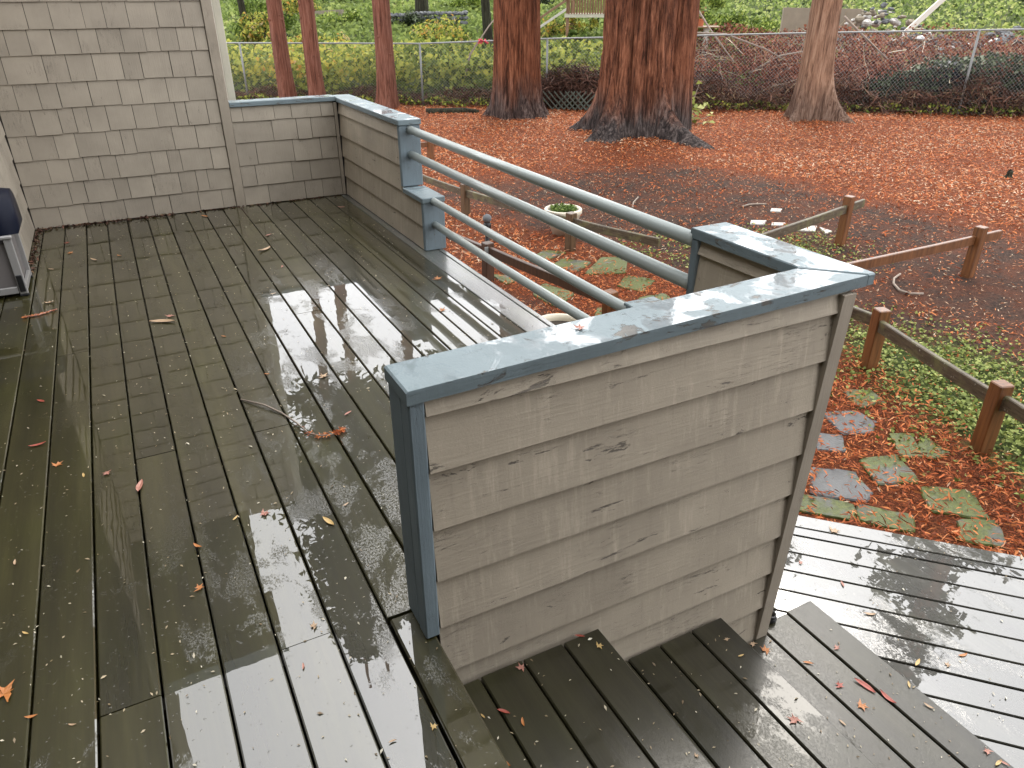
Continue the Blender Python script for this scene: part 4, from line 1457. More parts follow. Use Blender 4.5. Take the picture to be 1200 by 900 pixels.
# leaning timber, rubble heap, white scraps
x, y, z = hpt(7.0, 5.0)
lt = empty('leaning_timber', (x, y, z), 'long pale timber leaning above the fence at upper right', 'timber')
a = np.array((*fpt(6.9, 5.0), 0.55))
b = np.array((*fpt(8.6, 6.3), 1.95))
rail_obj(lt, a, b, M['lightboard'], 'plank', 0.05, 0.20, 0)
x, y, z = hpt(6.3, 6.2)
rh = empty('rubble_heap', (x, y, z), 'heap of dark grey rubble behind the red brambles', 'rubble')
for i in range(150):
    t, s = 6.6 + random.gauss(0, 1.1), 6.2 + random.gauss(0, 0.6)
    x, y, z = hpt(t, s)
    hh = 1.55 * math.exp(-((t - 6.6) / 1.9) ** 2 - ((s - 6.4) / 1.2) ** 2)
    rock(x, y, z + hh * random.uniform(0.5, 1), random.uniform(0.05, 0.16), rh, M[random.choice(('rubble', 'rubble', 'concrete', 'paleslab'))], random.uniform(0.3, 0.8))
for i, (t, s, dz, lab) in enumerate(((10.1, 7.6, 0.25, 'large white scrap heap piece at upper right'), (10.55, 8.0, 0.33, 'white plastic lump right of the larger one'), (9.7, 7.7, 0.30, 'small white lump left of the larger ones'), (6.6, 2.2, 1.35, 'white scrap hanging just above the fence rail'))):
    x, y, z = hpt(t, s)
    tag(rock(x, y, z + dz, 0.20 if i < 2 else 0.09, None, M['white'], 0.7, 'white_scrap'), lab, 'scrap', 'white scraps')
x, y, z = hpt(10.2, 8.2)
rh2 = empty('rubble_heap', (x, y, z), 'low heap of dark stones at the upper right corner', 'rubble')
for i in range(60):
    t, s = 10.4 + random.gauss(0, 1.0), 8.6 + random.gauss(0, 0.8)
    x, y, z = hpt(t, s)
    rock(x, y, z + random.uniform(0.05, 0.5), random.uniform(0.08, 0.2), rh2, M['rubble'], 0.6)
# dark plastic bin under the ivy
V, F = lathe([(0.001, GZ - 0.05), (0.62, GZ - 0.05), (0.66, GZ + 0.5), (0.55, GZ + 0.95), (0.30, GZ + 1.08), (0.001, GZ + 1.10)], *fpt(7.0, 0.95), 24)
tag(obj('dark_bin', V, F, M['navy'], smooth=True), 'dark rounded bin under the ivy behind the fence at right', 'bin')
# fallen branches on the fence
for i, (pts, lab) in enumerate(((((0.6, 1.6, 1.75), (1.25, 1.2, 0.9), (1.9, 0.6, 0.15)), 'thin bare pole slanting down behind the table'),
                                (((0.3, 0.3, 0.83), (1.6, 0.25, 0.78), (2.6, 0.3, 0.45), (3.1, 0.4, 0.2)), 'long bowed pale branch resting over the fence'),
                                (((2.3, 0.5, -0.1), (3.0, 0.5, 0.3), (3.6, 0.4, 0.42)), 'short forked branch left of the pale redwood'),
                                (((4.3, 0.5, 1.15), (4.8, 0.5, 0.75), (5.5, 0.5, 0.2)), 'dark branch slanting right of the pale redwood'))):
    V, F = tube([(*fpt(t, s), z) for t, s, z in pts], [0.028, 0.024, 0.018, 0.012][:len(pts)], 6)
    tag(obj('fallen_branch', V, F, M['twig'], smooth=True), lab, 'branch', 'branches on the fence')
V, F = tube([(*fpt(-4.9, 0.3), -0.25), (*fpt(-4.75, 0.3), 0.3), (*fpt(-4.3, 0.6), 0.95), (*fpt(-3.9, 1.2), 1.5)], [0.03, 0.025, 0.018, 0.01], 6)
tag(obj('fallen_branch', V, F, M['twig'], smooth=True), 'dark slanting sapling behind the fence left of the thick redwood', 'branch', 'branches on the fence')
# ribbon tied on the rail
mb = MB()
for i in range(4):
    x, y = fpt(-4.36 + random.uniform(-0.09, 0.09), -0.03)
    zt = float(ftop(-4.36))
    mb.add(*tube([(x, y, zt + 0.04), (x + random.uniform(-0.07, 0.07), y - 0.05, zt + 0.01), (x + random.uniform(-0.1, 0.1), y - 0.03, zt - 0.05)], 0.025, 5))
tag(mb.build('ribbon', M['ribbon']), 'pink red ribbon tied to the top rail of the fence', 'ribbon')
# lattice scrap leaning on the mound
x, y, z = hpt(-1.9, -0.62)
la = empty('lattice_panel', (x, y, z), 'grey green lattice scrap leaning on the dead vine mound', 'lattice')
for sg in (1, -1):
    for i in range(8):
        t0 = -2.45 + i * 0.14
        a = np.array((*fpt(t0, -0.70 + 0.012 * sg), GZ + 0.04))
        b = np.array((*fpt(t0 + sg * 0.40, -0.58 + 0.012 * sg), GZ + 0.44))
        rail_obj(la, a, b, M['lattice'], 'slat', 0.012, 0.045, 0)
# log at the tree foot and weeds by R2
V, F = tube([(6.95, 17.95, -0.90), (7.8, 17.55, -0.88), (8.1, 17.35, -0.9)], [0.09, 0.08, 0.05], 8)
tag(obj('rotten_log', V, F, M['barkdark'], smooth=True), 'dark rotten log lying right of the scarred slender redwood', 'log')
x, y = 11.25, 13.35
fer = empty('fern_clump', (x, y, float(gz(x, y))), 'pale broad leaved clump at the right foot of the largest redwood', 'plant')
P = np.array((x, y, GZ + 0.35)) + rng.normal(0, 1, (60, 3)) * np.array((0.28, 0.28, 0.16))
P[:, 2] = np.maximum(P[:, 2], GZ + 0.08)
leaf_cloud('leaves', P, rng.uniform(0.16, 0.34, 60), M['groundcover'], fer, spread=0.4, aspect=0.45, rnd=rng.uniform(0.5, 1, 60))
mb = MB()
for p in P[::3]:
    mb.add(*tube([(x, y, GZ), tuple(p)], 0.008, 4, False))
mb.build('stems', M['twig'], fer)

# ------------------------------------------------------------------ flagstones
STONES = [([(4.165, 2.962), (4.312, 2.884), (4.264, 2.714), (4.052, 2.76)], 'half', 'half mossy flagstone farthest up the path beside the green cover'),
          ([(3.79, 2.808), (3.994, 2.712), (3.972, 2.56), (3.849, 2.493), (3.697, 2.574)], 'wet', 'wet pale flagstone second down the path near the corner board'),
          ([(3.524, 2.643), (3.649, 2.553), (3.528, 2.416), (3.393, 2.51)], 'wet', 'small leaf strewn flagstone against the corner board edge'),
          ([(3.195, 2.375), (3.382, 2.236), (3.316, 2.082), (3.221, 2.015), (3.027, 2.189)], 'wet', 'bright wet square flagstone nearest the landing by the corner board'),
          ([(3.542, 2.303), (3.761, 2.239), (3.638, 2.004), (3.415, 2.094)], 'half', 'large green edged flagstone right of the bright wet one'),
          ([(3.93, 2.42), (4.05, 2.36), (3.90, 2.16), (3.78, 2.21)], 'moss', 'moss covered flagstone left of its twin under the fence post'),
          ([(4.09, 2.33), (4.06, 2.10), (3.92, 2.12), (3.91, 2.16), (3.95, 2.22)], 'moss', 'moss covered flagstone nearest the cedar fence post'),
          ([(3.60, 1.95), (3.80, 1.80), (3.66, 1.61), (3.46, 1.78)], 'moss', 'broad moss covered flagstone beside the landing'),
          ([(3.52, 1.66), (3.66, 1.57), (3.52, 1.42), (3.36, 1.57)], 'half', 'grey flagstone tucked against the landing edge at right'),
          ([(2.93, 2.24), (3.12, 2.03), (3.02, 1.94), (2.82, 2.14)], 'half', 'grey flagstone half hidden by the landing at the corner board'),
          ([(3.15, 2.0), (3.32, 1.82), (3.21, 1.72), (3.05, 1.90)], 'half', 'leaf strewn grey flagstone along the landing edge'),
          ([(3.935, 6.774), (4.068, 6.632), (3.786, 6.515), (3.671, 6.644)], 'half', 'grey green flagstone under the weathered far fence post'),
          ([(3.945, 6.429), (4.138, 6.227), (3.874, 6.058), (3.766, 6.301)], 'half', 'grey flagstone below the one under the fence post'),
          ([(4.345, 6.279), (4.55, 6.15), (4.271, 5.80), (3.95, 5.948)], 'moss', 'widest mossy flagstone seen between the rails'),
          ([(4.226, 5.661), (4.386, 5.459), (4.12, 5.264), (4.006, 5.478)], 'moss', 'mossy flagstone right of the widest one between the rails'),
          ([(3.393, 5.85), (3.493, 5.533), (3.204, 5.306), (3.181, 5.659)], 'moss', 'bright yellow green moss covered flagstone beneath the lower rails'),
          ([(3.963, 5.1), (4.235, 5.1), (4.143, 4.82), (3.836, 4.85)], 'moss', 'mossy flagstone low between the rails next to the dark post'),
          ([(3.5, 5.08), (3.7, 4.95), (3.55, 4.72), (3.36, 4.88)], 'moss', 'mossy flagstone lowest between the rails'),
          ([(3.069, 6.35), (3.311, 6.15), (3.083, 6.05)], 'half', 'grey flagstone corner left of the yellow green one')]
for pts, mt, lab in STONES:
    P = np.array(pts)
    c = P.mean(0)
    P = c + (P - c) * (1.2 if c[1] > 4 else 1.13)
    ring = []
    for i in range(len(P)):               # knock the corners off and roughen the edges
        a, b = P[i], P[(i + 1) % len(P)]
        for t in (0.08, 0.36, 0.64, 0.92):
            q = a + (b - a) * t
            ring.append(q + rng.normal(0, 0.006, 2))
    ring = np.array(ring)
    k = len(ring)
    V = [(*q, GZ - 0.04) for q in ring] + [(*q, GZ + 0.006) for q in ring] + [(*(q + (c - q) * 0.05), GZ + 0.013 + random.uniform(-0.001, 0.001)) for q in ring]
    F = [tuple(range(k)), tuple(range(2 * k, 3 * k))] + [(r * k + i, r * k + (i + 1) % k, (r + 1) * k + (i + 1) % k, (r + 1) * k + i) for r in (0, 1) for i in range(k)]
    tag(obj('flagstone', V, orient(V, F), M['stone_' + mt]), lab, 'flagstone', 'flagstones of the path')
SLABS = [([(7.106, 6.222), (7.302, 6.071), (7.111, 5.923), (6.936, 6.06)], 'largest pale broken slab beside the cedar fence post'),
         ([(7.3, 6.03), (7.287, 5.827), (7.15, 5.80)], 'pale triangular slab piece nearest the cedar fence post'),
         ([(6.80, 6.65), (6.96, 6.55), (6.80, 6.43), (6.66, 6.52)], 'small pale slab piece by the mossy rail'),
         ([(7.45, 6.96), (7.55, 6.87), (7.42, 6.78), (7.33, 6.86)], 'farthest small pale slab piece'),
         ([(6.95, 6.45), (7.08, 6.36), (6.98, 6.28), (6.85, 6.36)], 'middle pale slab piece left of the largest')]
for pts, lab in SLABS:
    V = [(x, y, float(gz(x, y)) + h) for h in (-0.03, 0.014) for x, y in pts]
    k = len(pts)
    F = [tuple(range(k)), tuple(range(k, 2 * k))] + [(i, (i + 1) % k, k + (i + 1) % k, k + i) for i in range(k)]
    tag(obj('broken_slab', V, orient(V, F), M['paleslab']), lab, 'slab', 'broken pale slabs')

# ------------------------------------------------------------------ planter bowls
def bowl(label, x, y, zb, r, h, plant=True):
    e = empty('planter_bowl', (x, y, zb), label, 'planter', 'cream planter bowls')
    V, F = lathe([(0.001, zb), (r * 0.55, zb), (r * 0.92, zb + h * 0.72), (r * 0.98, zb + h * 0.80), (r * 1.03, zb + h * 0.84), (r * 1.03, zb + h * 0.97), (r, zb + h), (r * 0.88, zb + h),
                  (r * 0.85, zb + h * 0.9), (r * 0.84, zb + h * 0.8)], x, y, 36)
    obj('bowl', V, F, M['bowl'], e, smooth=True)
    V, F = lathe([(0.001, zb + h * 0.86), (r * 0.855, zb + h * 0.84)], x, y, 24)
    obj('soil', V, F, M['soil'], e)
    if plant:
        n = 420
        a, rr = rng.uniform(0, 6.28, n), r * 0.72 * np.sqrt(rng.random(n))
        P = np.stack([x + rr * np.cos(a), y + rr * np.sin(a), zb + h * 0.9 + 0.05 * rng.random(n)], 1)
        leaf_cloud('plants', P, rng.uniform(0.025, 0.06, n), M['potplant'], e, spread=0.6)
    return e


bowl('cream planter bowl with green sprouts seen between the upper rails', 4.46, 7.30, GZ, 0.215, 0.30)
bowl('cream planter bowl half hidden under the lower rail', 2.66, 4.36, GZ, 0.20, 0.30, False)

# ------------------------------------------------------------------ litter and ground cover
def in_deck(x, y):
    return ((x < 1.93) & (y < 6.75)) | ((x * LN[0] + y * LN[1] < 3.385) & (x < 4.4) & (y < 2.3))


def near_trunk(x, y):
    m = np.zeros(len(x), bool)
    for cx, cy, r in ((8.64, 16.36, 0.62), (9.17, 12.48, 0.78), (10.08, 12.42, 0.40), (13.88, 12.34, 0.40), (6.45, 19.3, 0.26)):
        m |= np.hypot(x - cx, y - cy) < r
    return m


def litter(n, xr, yr, size, aspect, lift, dens, dark=0.0):
    x = rng.uniform(*xr, n)
    y = rng.uniform(*yr, n)
    s = x * FN[0] + y * FN[1] - FS
    keep = (~in_deck(x, y)) & (s < 0.6) & ((~on_stone(x, y)) | (rng.random(n) < 0.32)) & (~near_trunk(x, y)) & (rng.random(n) < dens(x, y))
    x, y = x[keep], y[keep]
    z = gz(x, y) + lift * rng.random(len(x)) + 0.006
    return np.stack([x, y, z], 1), rng.uniform(*size, len(x))


SC = [(np.mean(p, 0), np.array(p)) for p, _, _ in STONES]


def on_stone(x, y):
    m = np.zeros(np.shape(x), bool)
    for c, p in SC:
        r = np.linalg.norm(p - c, axis=1).mean() * 0.85
        m |= np.hypot(x - c[0], y - c[1]) < r
    return m


# patchy cover: clumps drift together
patch = lambda x, y: 0.55 + 0.45 * np.sin(2.3 * x + 1.5 * np.sin(1.9 * y)) * np.sin(2.9 * y + 1.2 * np.sin(2.2 * x))
patch2 = lambda x, y: 0.5 + 0.5 * np.sin(0.9 * x + 2.1 * np.sin(0.7 * y + 1)) * np.sin(1.1 * y + 1.7 * np.sin(0.8 * x))
d_far = lambda x, y: np.clip((zone(x, y) * 1.25 - 0.32) * (0.45 + 0.35 * patch(x, y) + 0.35 * patch2(x, y)), 0.06, 1)
allP, allS, allR = [], [], []
# far yard: sprays about 7 cm long
P, S = litter(260000, (2.0, 21), (4.0, 24.5), (0.03, 0.085), 0.2, 0.025, lambda x, y: np.where(np.hypot(x, y) < 7.2, 0.0, d_far(x, y)))
r = rng.beta(2.2, 2.0, len(P)) * (0.40 + 0.55 * zone(P[:, 0], P[:, 1])) + 0.03 + 0.13 * zone(P[:, 0], P[:, 1]) * patch2(P[:, 0], P[:, 1])
allP.append(P); allS.append(S); allR.append(r)
# near path: finer, denser
P, S = litter(80000, (1.9, 8.5), (0.2, 8.0), (0.02, 0.06), 0.2, 0.02, lambda x, y: np.where(np.hypot(x, y) >= 7.2, 0.0, np.clip(1.0 * path_near(x, y) + 0.16 + 0.25 * patch(x * 1.7, y * 1.7) * (greenz(x, y) < 0.4), 0, 1)))
r = rng.beta(2.0, 1.7, len(P)) * 0.95
r = np.where(path_near(P[:, 0], P[:, 1]) > 0.4, 0.10 + 0.68 * r, r * 0.95)
P[:, 2] += 0.035 * (path_near(P[:, 0], P[:, 1]) > 0.3) * (rng.random(len(P)) < 0.30)
allP.append(P); allS.append(S); allR.append(r)
# pale twig chips everywhere on the trodden soil
P, S = litter(60000, (2.0, 18), (1.0, 14), (0.015, 0.05), 0.3, 0.015, lambda x, y: 0.8 - 0.5 * zone(x, y))
allP.append(P); allS.append(S); allR.append(rng.uniform(0.6, 1.0, len(P)))
P, S, r = np.concatenate(allP), np.concatenate(allS), np.concatenate(allR)
lit = leaf_cloud('leaf_litter', P, S, M['litter'], None, None, 0.35, 0.22, np.clip(r, 0, 1), 0.08)
tag(lit, 'red brown fallen redwood sprays covering the yard', 'litter', kind='stuff')

# heavier rust sprays lying on the path near the landing, each a bundle of curved needles
n = 2200
t = rng.random(n)
base = np.stack([rng.uniform(2.7, 4.2, n), rng.uniform(1.0, 3.1, n)], 1)
keep = (path_near(base[:, 0], base[:, 1]) > 0.25) & (~in_deck(base[:, 0], base[:, 1])) & ((~on_stone(base[:, 0], base[:, 1])) | (rng.random(n) < 0.15))
base = base[keep]
n = len(base)
a = rng.uniform(0, 6.28, n)
L = rng.uniform(0.025, 0.075, n)
P0 = np.stack([base[:, 0], base[:, 1], np.full(n, GZ + 0.03)], 1) + np.stack([0 * a, 0 * a, 0.03 * rng.random(n)], 1)
P1 = P0 + np.stack([np.cos(a) * L, np.sin(a) * L, rng.uniform(-0.01, 0.015, n)], 1)
sp = ribbons('path_sprays', P0, P1, rng.uniform(0.004, 0.009, n), M['litter'], None, rng.uniform(0.1, 0.8, n))
tag(sp, 'rust coloured redwood sprays heaped on the stone path by the landing', 'litter', kind='stuff')

n = 110000
x = rng.uniform(2.8, 8.0, n)
y = rng.uniform(0.4, 7.5, n)
gv = greenz(x, y)
cl = 0.5 + 0.5 * np.sin(9 * x + 2 * np.sin(7 * y)) * np.sin(8 * y + 2 * np.sin(6 * x))
keep = (rng.random(n) < np.clip(gv * 1.1 - 0.12, 0, 1) * (0.35 + 0.65 * cl)) & (~in_deck(x, y))
x, y = x[keep], y[keep]
P = np.stack([x, y, gz(x, y) + 0.01 + 0.05 * rng.random(len(x)) * np.clip(greenz(x, y), 0.2, 1)], 1)
gc = leaf_cloud('ground_cover', P, rng.uniform(0.018, 0.042, len(P)), M['groundcover'], None, None, 0.5, 0.8, rng.beta(2, 2, len(P)))
tag(gc, 'low green ground cover round the near fence posts', 'ground cover', kind='stuff')

# ------------------------------------------------------------------ leaves, twig and bits on the boards
def star_leaf(rr):
    V, F = [(0, 0, 0.0)], []
    lob = 5
    pts = []
    for i in range(lob):
        a = math.radians(-110 + 220 * i / (lob - 1)) + math.pi / 2
        ln = 0.5 * (1.0 if i == 2 else (0.9 if i in (1, 3) else 0.6)) * rr.uniform(0.85, 1.1)
        da = 0.26
        pts.append((0.22 * math.cos(a - 0.45), 0.22 * math.sin(a - 0.45), 0.01))
        pts.append((0.62 * ln * math.cos(a - da * 0.6), 0.62 * ln * math.sin(a - da * 0.6), 0.03))
        pts.append((ln * math.cos(a), ln * math.sin(a), rr.uniform(0.0, 0.14)))
        pts.append((0.62 * ln * math.cos(a + da * 0.6), 0.62 * ln * math.sin(a + da * 0.6), 0.03))
    pts.append((0.03, -0.05, 0))
    pts.append((0.015, -0.42, 0.05))
    pts.append((-0.015, -0.42, 0.05))
    V += pts
    k = len(pts)
    for i in range(k):
        F.append((0, 1 + i, 1 + (i + 1) % k))
    return V, F


def lance_leaf(rr):
    V, F = [], []
    N = 6
    cur = rr.uniform(-0.12, 0.12)
    for i in range(N + 1):
        t = i / N
        w = 0.13 * math.sin(math.pi * min(1, t * 0.96 + 0.02)) ** 0.8 + 0.004
        x = t - 0.5
        yc = cur * math.sin(math.pi * t)
        z = 0.05 * (2 * x) ** 2 * rr.uniform(0.6, 1.2)
        V += [(x, yc - w, z + 0.03), (x, yc, z), (x, yc + w, z + 0.03)]
    for i in range(N):
        b = i * 3
        F += [(b, b + 3, b + 4, b + 1), (b + 1, b + 4, b + 5, b + 2)]
    return V, F


LM = {}
for c_ in LEAFC:
    for kd, fn in (('s', star_leaf), ('l', lance_leaf)):
        for v in range(2):
            V, F = fn(random)
            me = mesh_np('fallen_leaf', np.array(V), F)
            me.materials.append(M['leaf_' + c_])
            LM[(kd, c_, v)] = me
CN = {'o': 'orange', 'y': 'yellow', 't': 'tan', 'p': 'dull pink', 'r': 'red'}
LEAVES = [(-0.543, 4.752, 0.0, 's', 't', 0.069), (0.012, 4.124, 0.0, 'l', 't', 0.138), (0.061, 4.194, 0.0, 's', 'p', 0.066), (-0.531, 3.413, 0.0, 'l', 'r', 0.052), (-0.527, 3.014, 0.0, 'l', 'r', 0.06), (-0.456, 2.822, 0.0, 's', 'o', 0.057), (-0.368, 2.693, 0.0, 'l', 'y', 0.031), (-0.29, 2.671, 0.0, 's', 'p', 0.044), (-0.188, 2.52, 0.0, 'l', 'p', 0.079), (0.082, 2.174, 0.0, 'l', 'y', 0.029), (0.276, 3.765, 0.0, 'l', 'o', 0.031), (0.388, 3.219, 0.0, 'l', 'o', 0.028), (-0.047, 2.085, 0.0, 'l', 'o', 0.038), (-0.069, 1.881, 0.0, 's', 'o', 0.043), (-0.556, 2.264, 0.0, 'l', 't', 0.029), (-0.511, 1.918, 0.0, 'l', 'y', 0.023), (-0.548, 1.711, 0.0, 's', 'o', 0.094), (-0.394, 1.534, 0.0, 'l', 't', 0.02), (-0.483, 1.607, 0.0, 'l', 'o', 0.029), (0.352, 2.01, 0.0, 'l', 'y', 0.062), (0.173, 2.157, 0.0, 's', 'p', 0.052), (0.194, 1.574, 0.0, 's', 't', 0.038), (0.135, 1.45, 0.0, 'l', 'p', 0.022), (0.368, 1.128, 0.0, 's', 'y', 0.028), (0.429, 2.075, 0.0, 'l', 't', 0.026), (0.507, 6.343, 0.0, 'l', 'o', 0.069), (-0.445, 5.759, 0.0, 's', 'o', 0.059), (-0.469, 6.047, 0.0, 's', 'r', 0.049), (-0.301, 5.511, 0.0, 'l', 't', 0.069), (0.855, 5.548, 0.0, 'l', 'p', 0.069), (0.756, 5.197, 0.0, 'l', 't', 0.131), (0.782, 4.764, 0.0, 'l', 'p', 0.05), (1.56, 6.111, 0.0, 'l', 'p', 0.064), (1.584, 4.069, 0.0, 's', 'o', 0.085), (1.409, 3.569, 0.0, 's', 'o', 0.067), (0.609, 3.072, 0.0, 's', 't', 0.071), (0.616, 2.685, 0.0, 'l', 'p', 0.043), (-0.549, 5.425, 0.0, 'l', 't', 0.044), (-0.144, 5.532, 0.0, 'l', 'o', 0.047), (0.268, 1.134, 0.0, 'l', 't', 0.02), (0.629, 4.278, 0.0, 'l', 't', 0.04), (0.721, 1.346, -0.213, 's', 'p', 0.04), (0.971, 1.312, -0.213, 's', 'y', 0.036), (0.64, 1.183, -0.213, 'l', 'o', 0.028), (0.537, 1.098, -0.213, 'l', 'o', 0.04), (0.551, 1.251, -0.213, 'l', 'y', 0.019), (0.939, 1.37, -0.213, 'l', 'r', 0.032), (0.607, 1.237, -0.213, 'l', 'r', 0.038), (0.991, 0.887, -0.213, 's', 't', 0.02), (1.49, 1.285, -0.42, 's', 't', 0.026), (1.482, 1.21, -0.42, 'l', 'y', 0.023), (1.452, 0.944, -0.42, 's', 'p', 0.057), (1.722, 1.36, -0.63, 's', 't', 0.039), (1.74, 1.316, -0.63, 's', 'o', 0.057), (1.834, 1.199, -0.63, 'l', 'o', 0.038), (1.983, 1.202, -0.63, 's', 'p', 0.038), (1.854, 1.077, -0.63, 's', 'r', 0.048), (1.931, 1.033, -0.63, 'l', 'r', 0.079), (1.963, 0.963, -0.63, 'l', 'r', 0.065), (1.858, 0.983, -0.63, 's', 'o', 0.059), (1.741, 0.965, -0.63, 'l', 't', 0.029), (2.076, 0.965, -0.63, 'l', 'y', 0.03), (2.057, 0.874, -0.63, 'l', 't', 0.035), (2.07, 0.672, -0.63, 's', 'p', 0.039), (2.075, 0.622, -0.63, 'l', 'p', 0.03), (2.06, 0.632, -0.63, 'l', 'y', 0.038), (2.456, 1.385, -0.84, 'l', 't', 0.052), (2.6, 1.055, -0.84, 'l', 'o', 0.045), (2.497, 1.05, -0.84, 's', 't', 0.038), (2.403, 1.114, -0.84, 'l', 'y', 0.048), (2.775, 1.86, -0.84, 's', 't', 0.078), (2.443, 1.762, -0.84, 's', 'p', 0.036), (2.501, 1.569, -0.84, 'l', 'p', 0.039), (3.40, 1.30, -0.84, 'l', 't', 0.042), (0.962, 1.478, 0.7735, 's', 'p', 0.05)]
BIG = {(-0.548, 1.711): 'large orange star leaf at the left edge of the deck', (0.012, 4.124): 'long tan leaf in the middle of the deck',
       (0.756, 5.197): 'long tan leaf toward the back of the deck', (0.971, 1.312): 'yellow star leaf on the top step beside the guard wall',
       (0.962, 1.478): 'dull pink leaf lying on the blue guard wall cap', (1.452, 0.944): 'pink star leaf on the middle step',
       (0.721, 1.346): 'dull pink star leaf on the top step', (1.858, 0.983): 'orange star leaf on the lowest step', (2.775, 1.86): 'tan star leaf on the far edge board of the landing'}
PL = {0.0: 'on the deck', -0.213: 'on the top step', -0.42: 'on the middle step', -0.63: 'on the lowest step', -0.84: 'on the landing'}
LV = {}
for i, (x, y, z, kd, c_, s) in enumerate(LEAVES):
    o = bpy.data.objects.new('fallen_leaf', LM[(kd, c_, i % 2)])
    link(o, None, (x, y, z + 0.0035))
    o.scale = (s, s, s * random.uniform(0.7, 1.3))
    o.rotation_euler = (random.uniform(-0.06, 0.06), random.uniform(-0.06, 0.06), random.uniform(0, 6.28))
    where = PL.get(z, 'on the cap')
    if z == 0.0:
        where += ', ' + ('near the back wall' if y > 5.3 else 'far half' if y > 3.6 else 'middle' if y > 2.3 else 'foreground')
        where += ' ' + ('left' if x < -0.25 else 'right' if x > 0.45 else 'centre')
    lab = BIG.get((x, y)) or '%s %s leaf lying %s' % (CN[c_], 'star shaped' if kd == 's' else 'slim pointed', where)
    tag(o, lab, 'leaf', 'fallen leaves on the boards')
    LV.setdefault(lab, []).append(o)
for lab, os_ in LV.items():
    if len(os_) > 1:
        os_.sort(key=lambda o: (0.887 * o.location.x - 0.462 * o.location.y) / (0.407 * o.location.x + 0.787 * o.location.y + 0.463 * (1.53 - o.location.z)))
        for o, w in zip(os_, ('left one', 'right one') if len(os_) == 2 else ('leftmost', 'middle one', 'rightmost', 'far right one')):
            o['label'] = lab + ', ' + w

tw = [(0.238, 3.017), (0.318, 2.906), (0.37, 2.813), (0.405, 2.691), (0.431, 2.595), (0.469, 2.545), (0.53, 2.542)]
twig = empty('twig', (0.38, 2.8, 0.002), 'thin bent twig with a red leafy tip lying on the deck', 'twig')
V, F = tube([(a, b, 0.006 + 0.006 * (i % 2)) for i, (a, b) in enumerate(tw)], [0.0035, 0.004, 0.0038, 0.0035, 0.003, 0.003, 0.0025], 6)
obj('stem', V, F, M['twig'], twig, smooth=True)
n = 90
tt = rng.random(n) ** 0.6
bp = np.array(tw[3:] + [(0.56, 2.56)])
ci = np.minimum((tt * (len(bp) - 1)).astype(int), len(bp) - 2)
fr = tt * (len(bp) - 1) - ci
P0 = np.concatenate([bp[ci] + (bp[ci + 1] - bp[ci]) * fr[:, None], np.full((n, 1), 0.008)], 1)
aa = rng.uniform(0, 6.28, n)
P1 = P0 + np.stack([np.cos(aa) * 0.022, np.sin(aa) * 0.022, rng.uniform(0, 0.006, n)], 1)
ribbons('needles', P0, P1, np.full(n, 0.004), M['litter'], twig, rng.uniform(0.4, 0.75, n))
st = [(-0.66, 4.546), (-0.584, 4.552), (-0.495, 4.604)]
strip = empty('redwood_spray', (-0.58, 4.56, 0.002), 'long pinkish redwood spray on the deck by the grey box', 'spray')
V, F = tube([(a, b, 0.006) for a, b in st], [0.004, 0.005, 0.003], 6)
obj('stem', V, F, M['leaf_p'], strip, smooth=True)
n = 60
tt = rng.random(n)
P0 = np.stack([-0.66 + 0.165 * tt, 4.546 + 0.055 * tt ** 2, np.full(n, 0.007)], 1)
aa = rng.uniform(0, 6.28, n)
ribbons('needles', P0, P0 + np.stack([np.cos(aa) * 0.016, np.sin(aa) * 0.016, 0.004 * rng.random(n)], 1), np.full(n, 0.005), M['litter'], strip, rng.uniform(0.55, 0.8, n))

# tiny seed husks and needle bits scattered on the boards
def bits(n, xr, yr, z):
    x, y = rng.uniform(*xr, n), rng.uniform(*yr, n)
    return np.stack([x, y, np.full(n, z + 0.0025)], 1)


P = [bits(2600, (-1.0, 1.84), (0.3, 6.5), 0.0)]
P[0] = P[0][(P[0][:, 0] < 0.47) | (P[0][:, 1] > 1.54)]
for zt, bs in TREADS:
    P.append(bits(110, (bs[0][0] + 0.02, bs[-1][1] - 0.01), (0.3, 1.36), zt))
q = np.stack([rng.uniform(-0.6, 1.6, 420), rng.uniform(1.3, 3.35, 420)], 1)
q = q[:, :1] * LD + q[:, 1:] * LN
q = q[(q[:, 0] > 2.12)]
P.append(np.concatenate([q, np.full((len(q), 1), -0.8365)], 1))
P = np.concatenate(P)
S = rng.uniform(0.004, 0.013, len(P)) * (1 + 0.5 * (rng.random(len(P)) < 0.12))
db = leaf_cloud('seed_husks', P, S, M['debris'], None, None, 0.25, 0.4, None, 0.1)
tag(db, 'tiny pale seed husks and needle bits strewn on the wet boards', 'debris', kind='stuff')
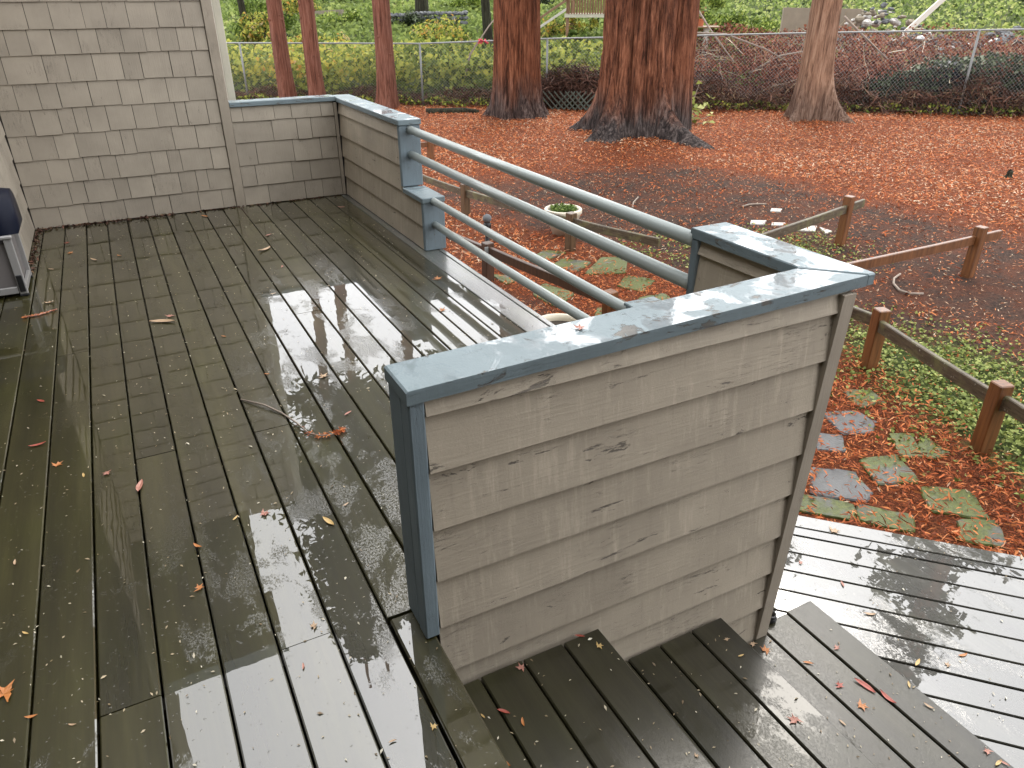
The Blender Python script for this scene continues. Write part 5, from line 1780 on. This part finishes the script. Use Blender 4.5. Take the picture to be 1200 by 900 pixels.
# litter gathered along the foot of the house wall
n = 260
x = rng.uniform(-0.68, 0.3, n)
P = np.stack([x, YB - 0.02 - np.abs(rng.normal(0, 0.03, n)), np.full(n, 0.004) + 0.01 * rng.random(n)], 1)
n2 = 160
P2 = np.stack([-0.68 + np.abs(rng.normal(0, 0.02, n2)), rng.uniform(5.4, 6.5, n2), np.full(n2, 0.004)], 1)
P3 = np.stack([rng.uniform(0.3, 1.7, 150), YB - 0.018 - np.abs(rng.normal(0, 0.018, 150)), np.full(150, 0.004)], 1)
P = np.concatenate([P, P2, P3])
wl = leaf_cloud('wall_foot_litter', P, rng.uniform(0.012, 0.045, len(P)), M['thatch'], None, None, 0.4, 0.3, rng.random(len(P)))
tag(wl, 'dark leaf bits gathered along the foot of the house wall', 'litter', kind='stuff')

# sticks and a small stump lying on the yard soil
for pts, r_, lab in (([(6.633, 4.412), (6.472, 4.356), (6.338, 4.261), (6.225, 4.109), (6.229, 4.004), (6.339, 3.944)], 0.011, 'pale curved stick on the soil below the right fence arm'),
                     ([(6.271, 8.277), (6.05, 8.08), (5.863, 7.852)], 0.010, 'short pale twig on the litter behind the upper rail'),
                     ([(7.162, 7.192), (7.30, 7.23), (7.408, 7.214), (7.537, 7.144)], 0.012, 'grey curved twig on the soil beyond the upper rail')):
    V, F = tube([(a, b, float(gz(a, b)) + 0.02) for a, b in pts], r_, 6)
    tag(obj('stick', V, F, M['twig'], smooth=True), lab, 'stick', 'sticks on the soil')
x, y = 11.91, 6.58
V, F = lathe([(0.09, float(gz(x, y)) - 0.03), (0.05, float(gz(x, y)) + 0.04), (0.038, float(gz(x, y)) + 0.10), (0.022, float(gz(x, y)) + 0.13), (0.001, float(gz(x, y)) + 0.11)], x, y, 9)
V = [(a + random.uniform(-0.012, 0.012), b + random.uniform(-0.012, 0.012), c + random.uniform(-0.012, 0.012)) for a, b, c in V]
tag(obj('small_stump', V, F, M['barkdark'], smooth=False), 'small dark stump in the orange litter at the right edge', 'stump')
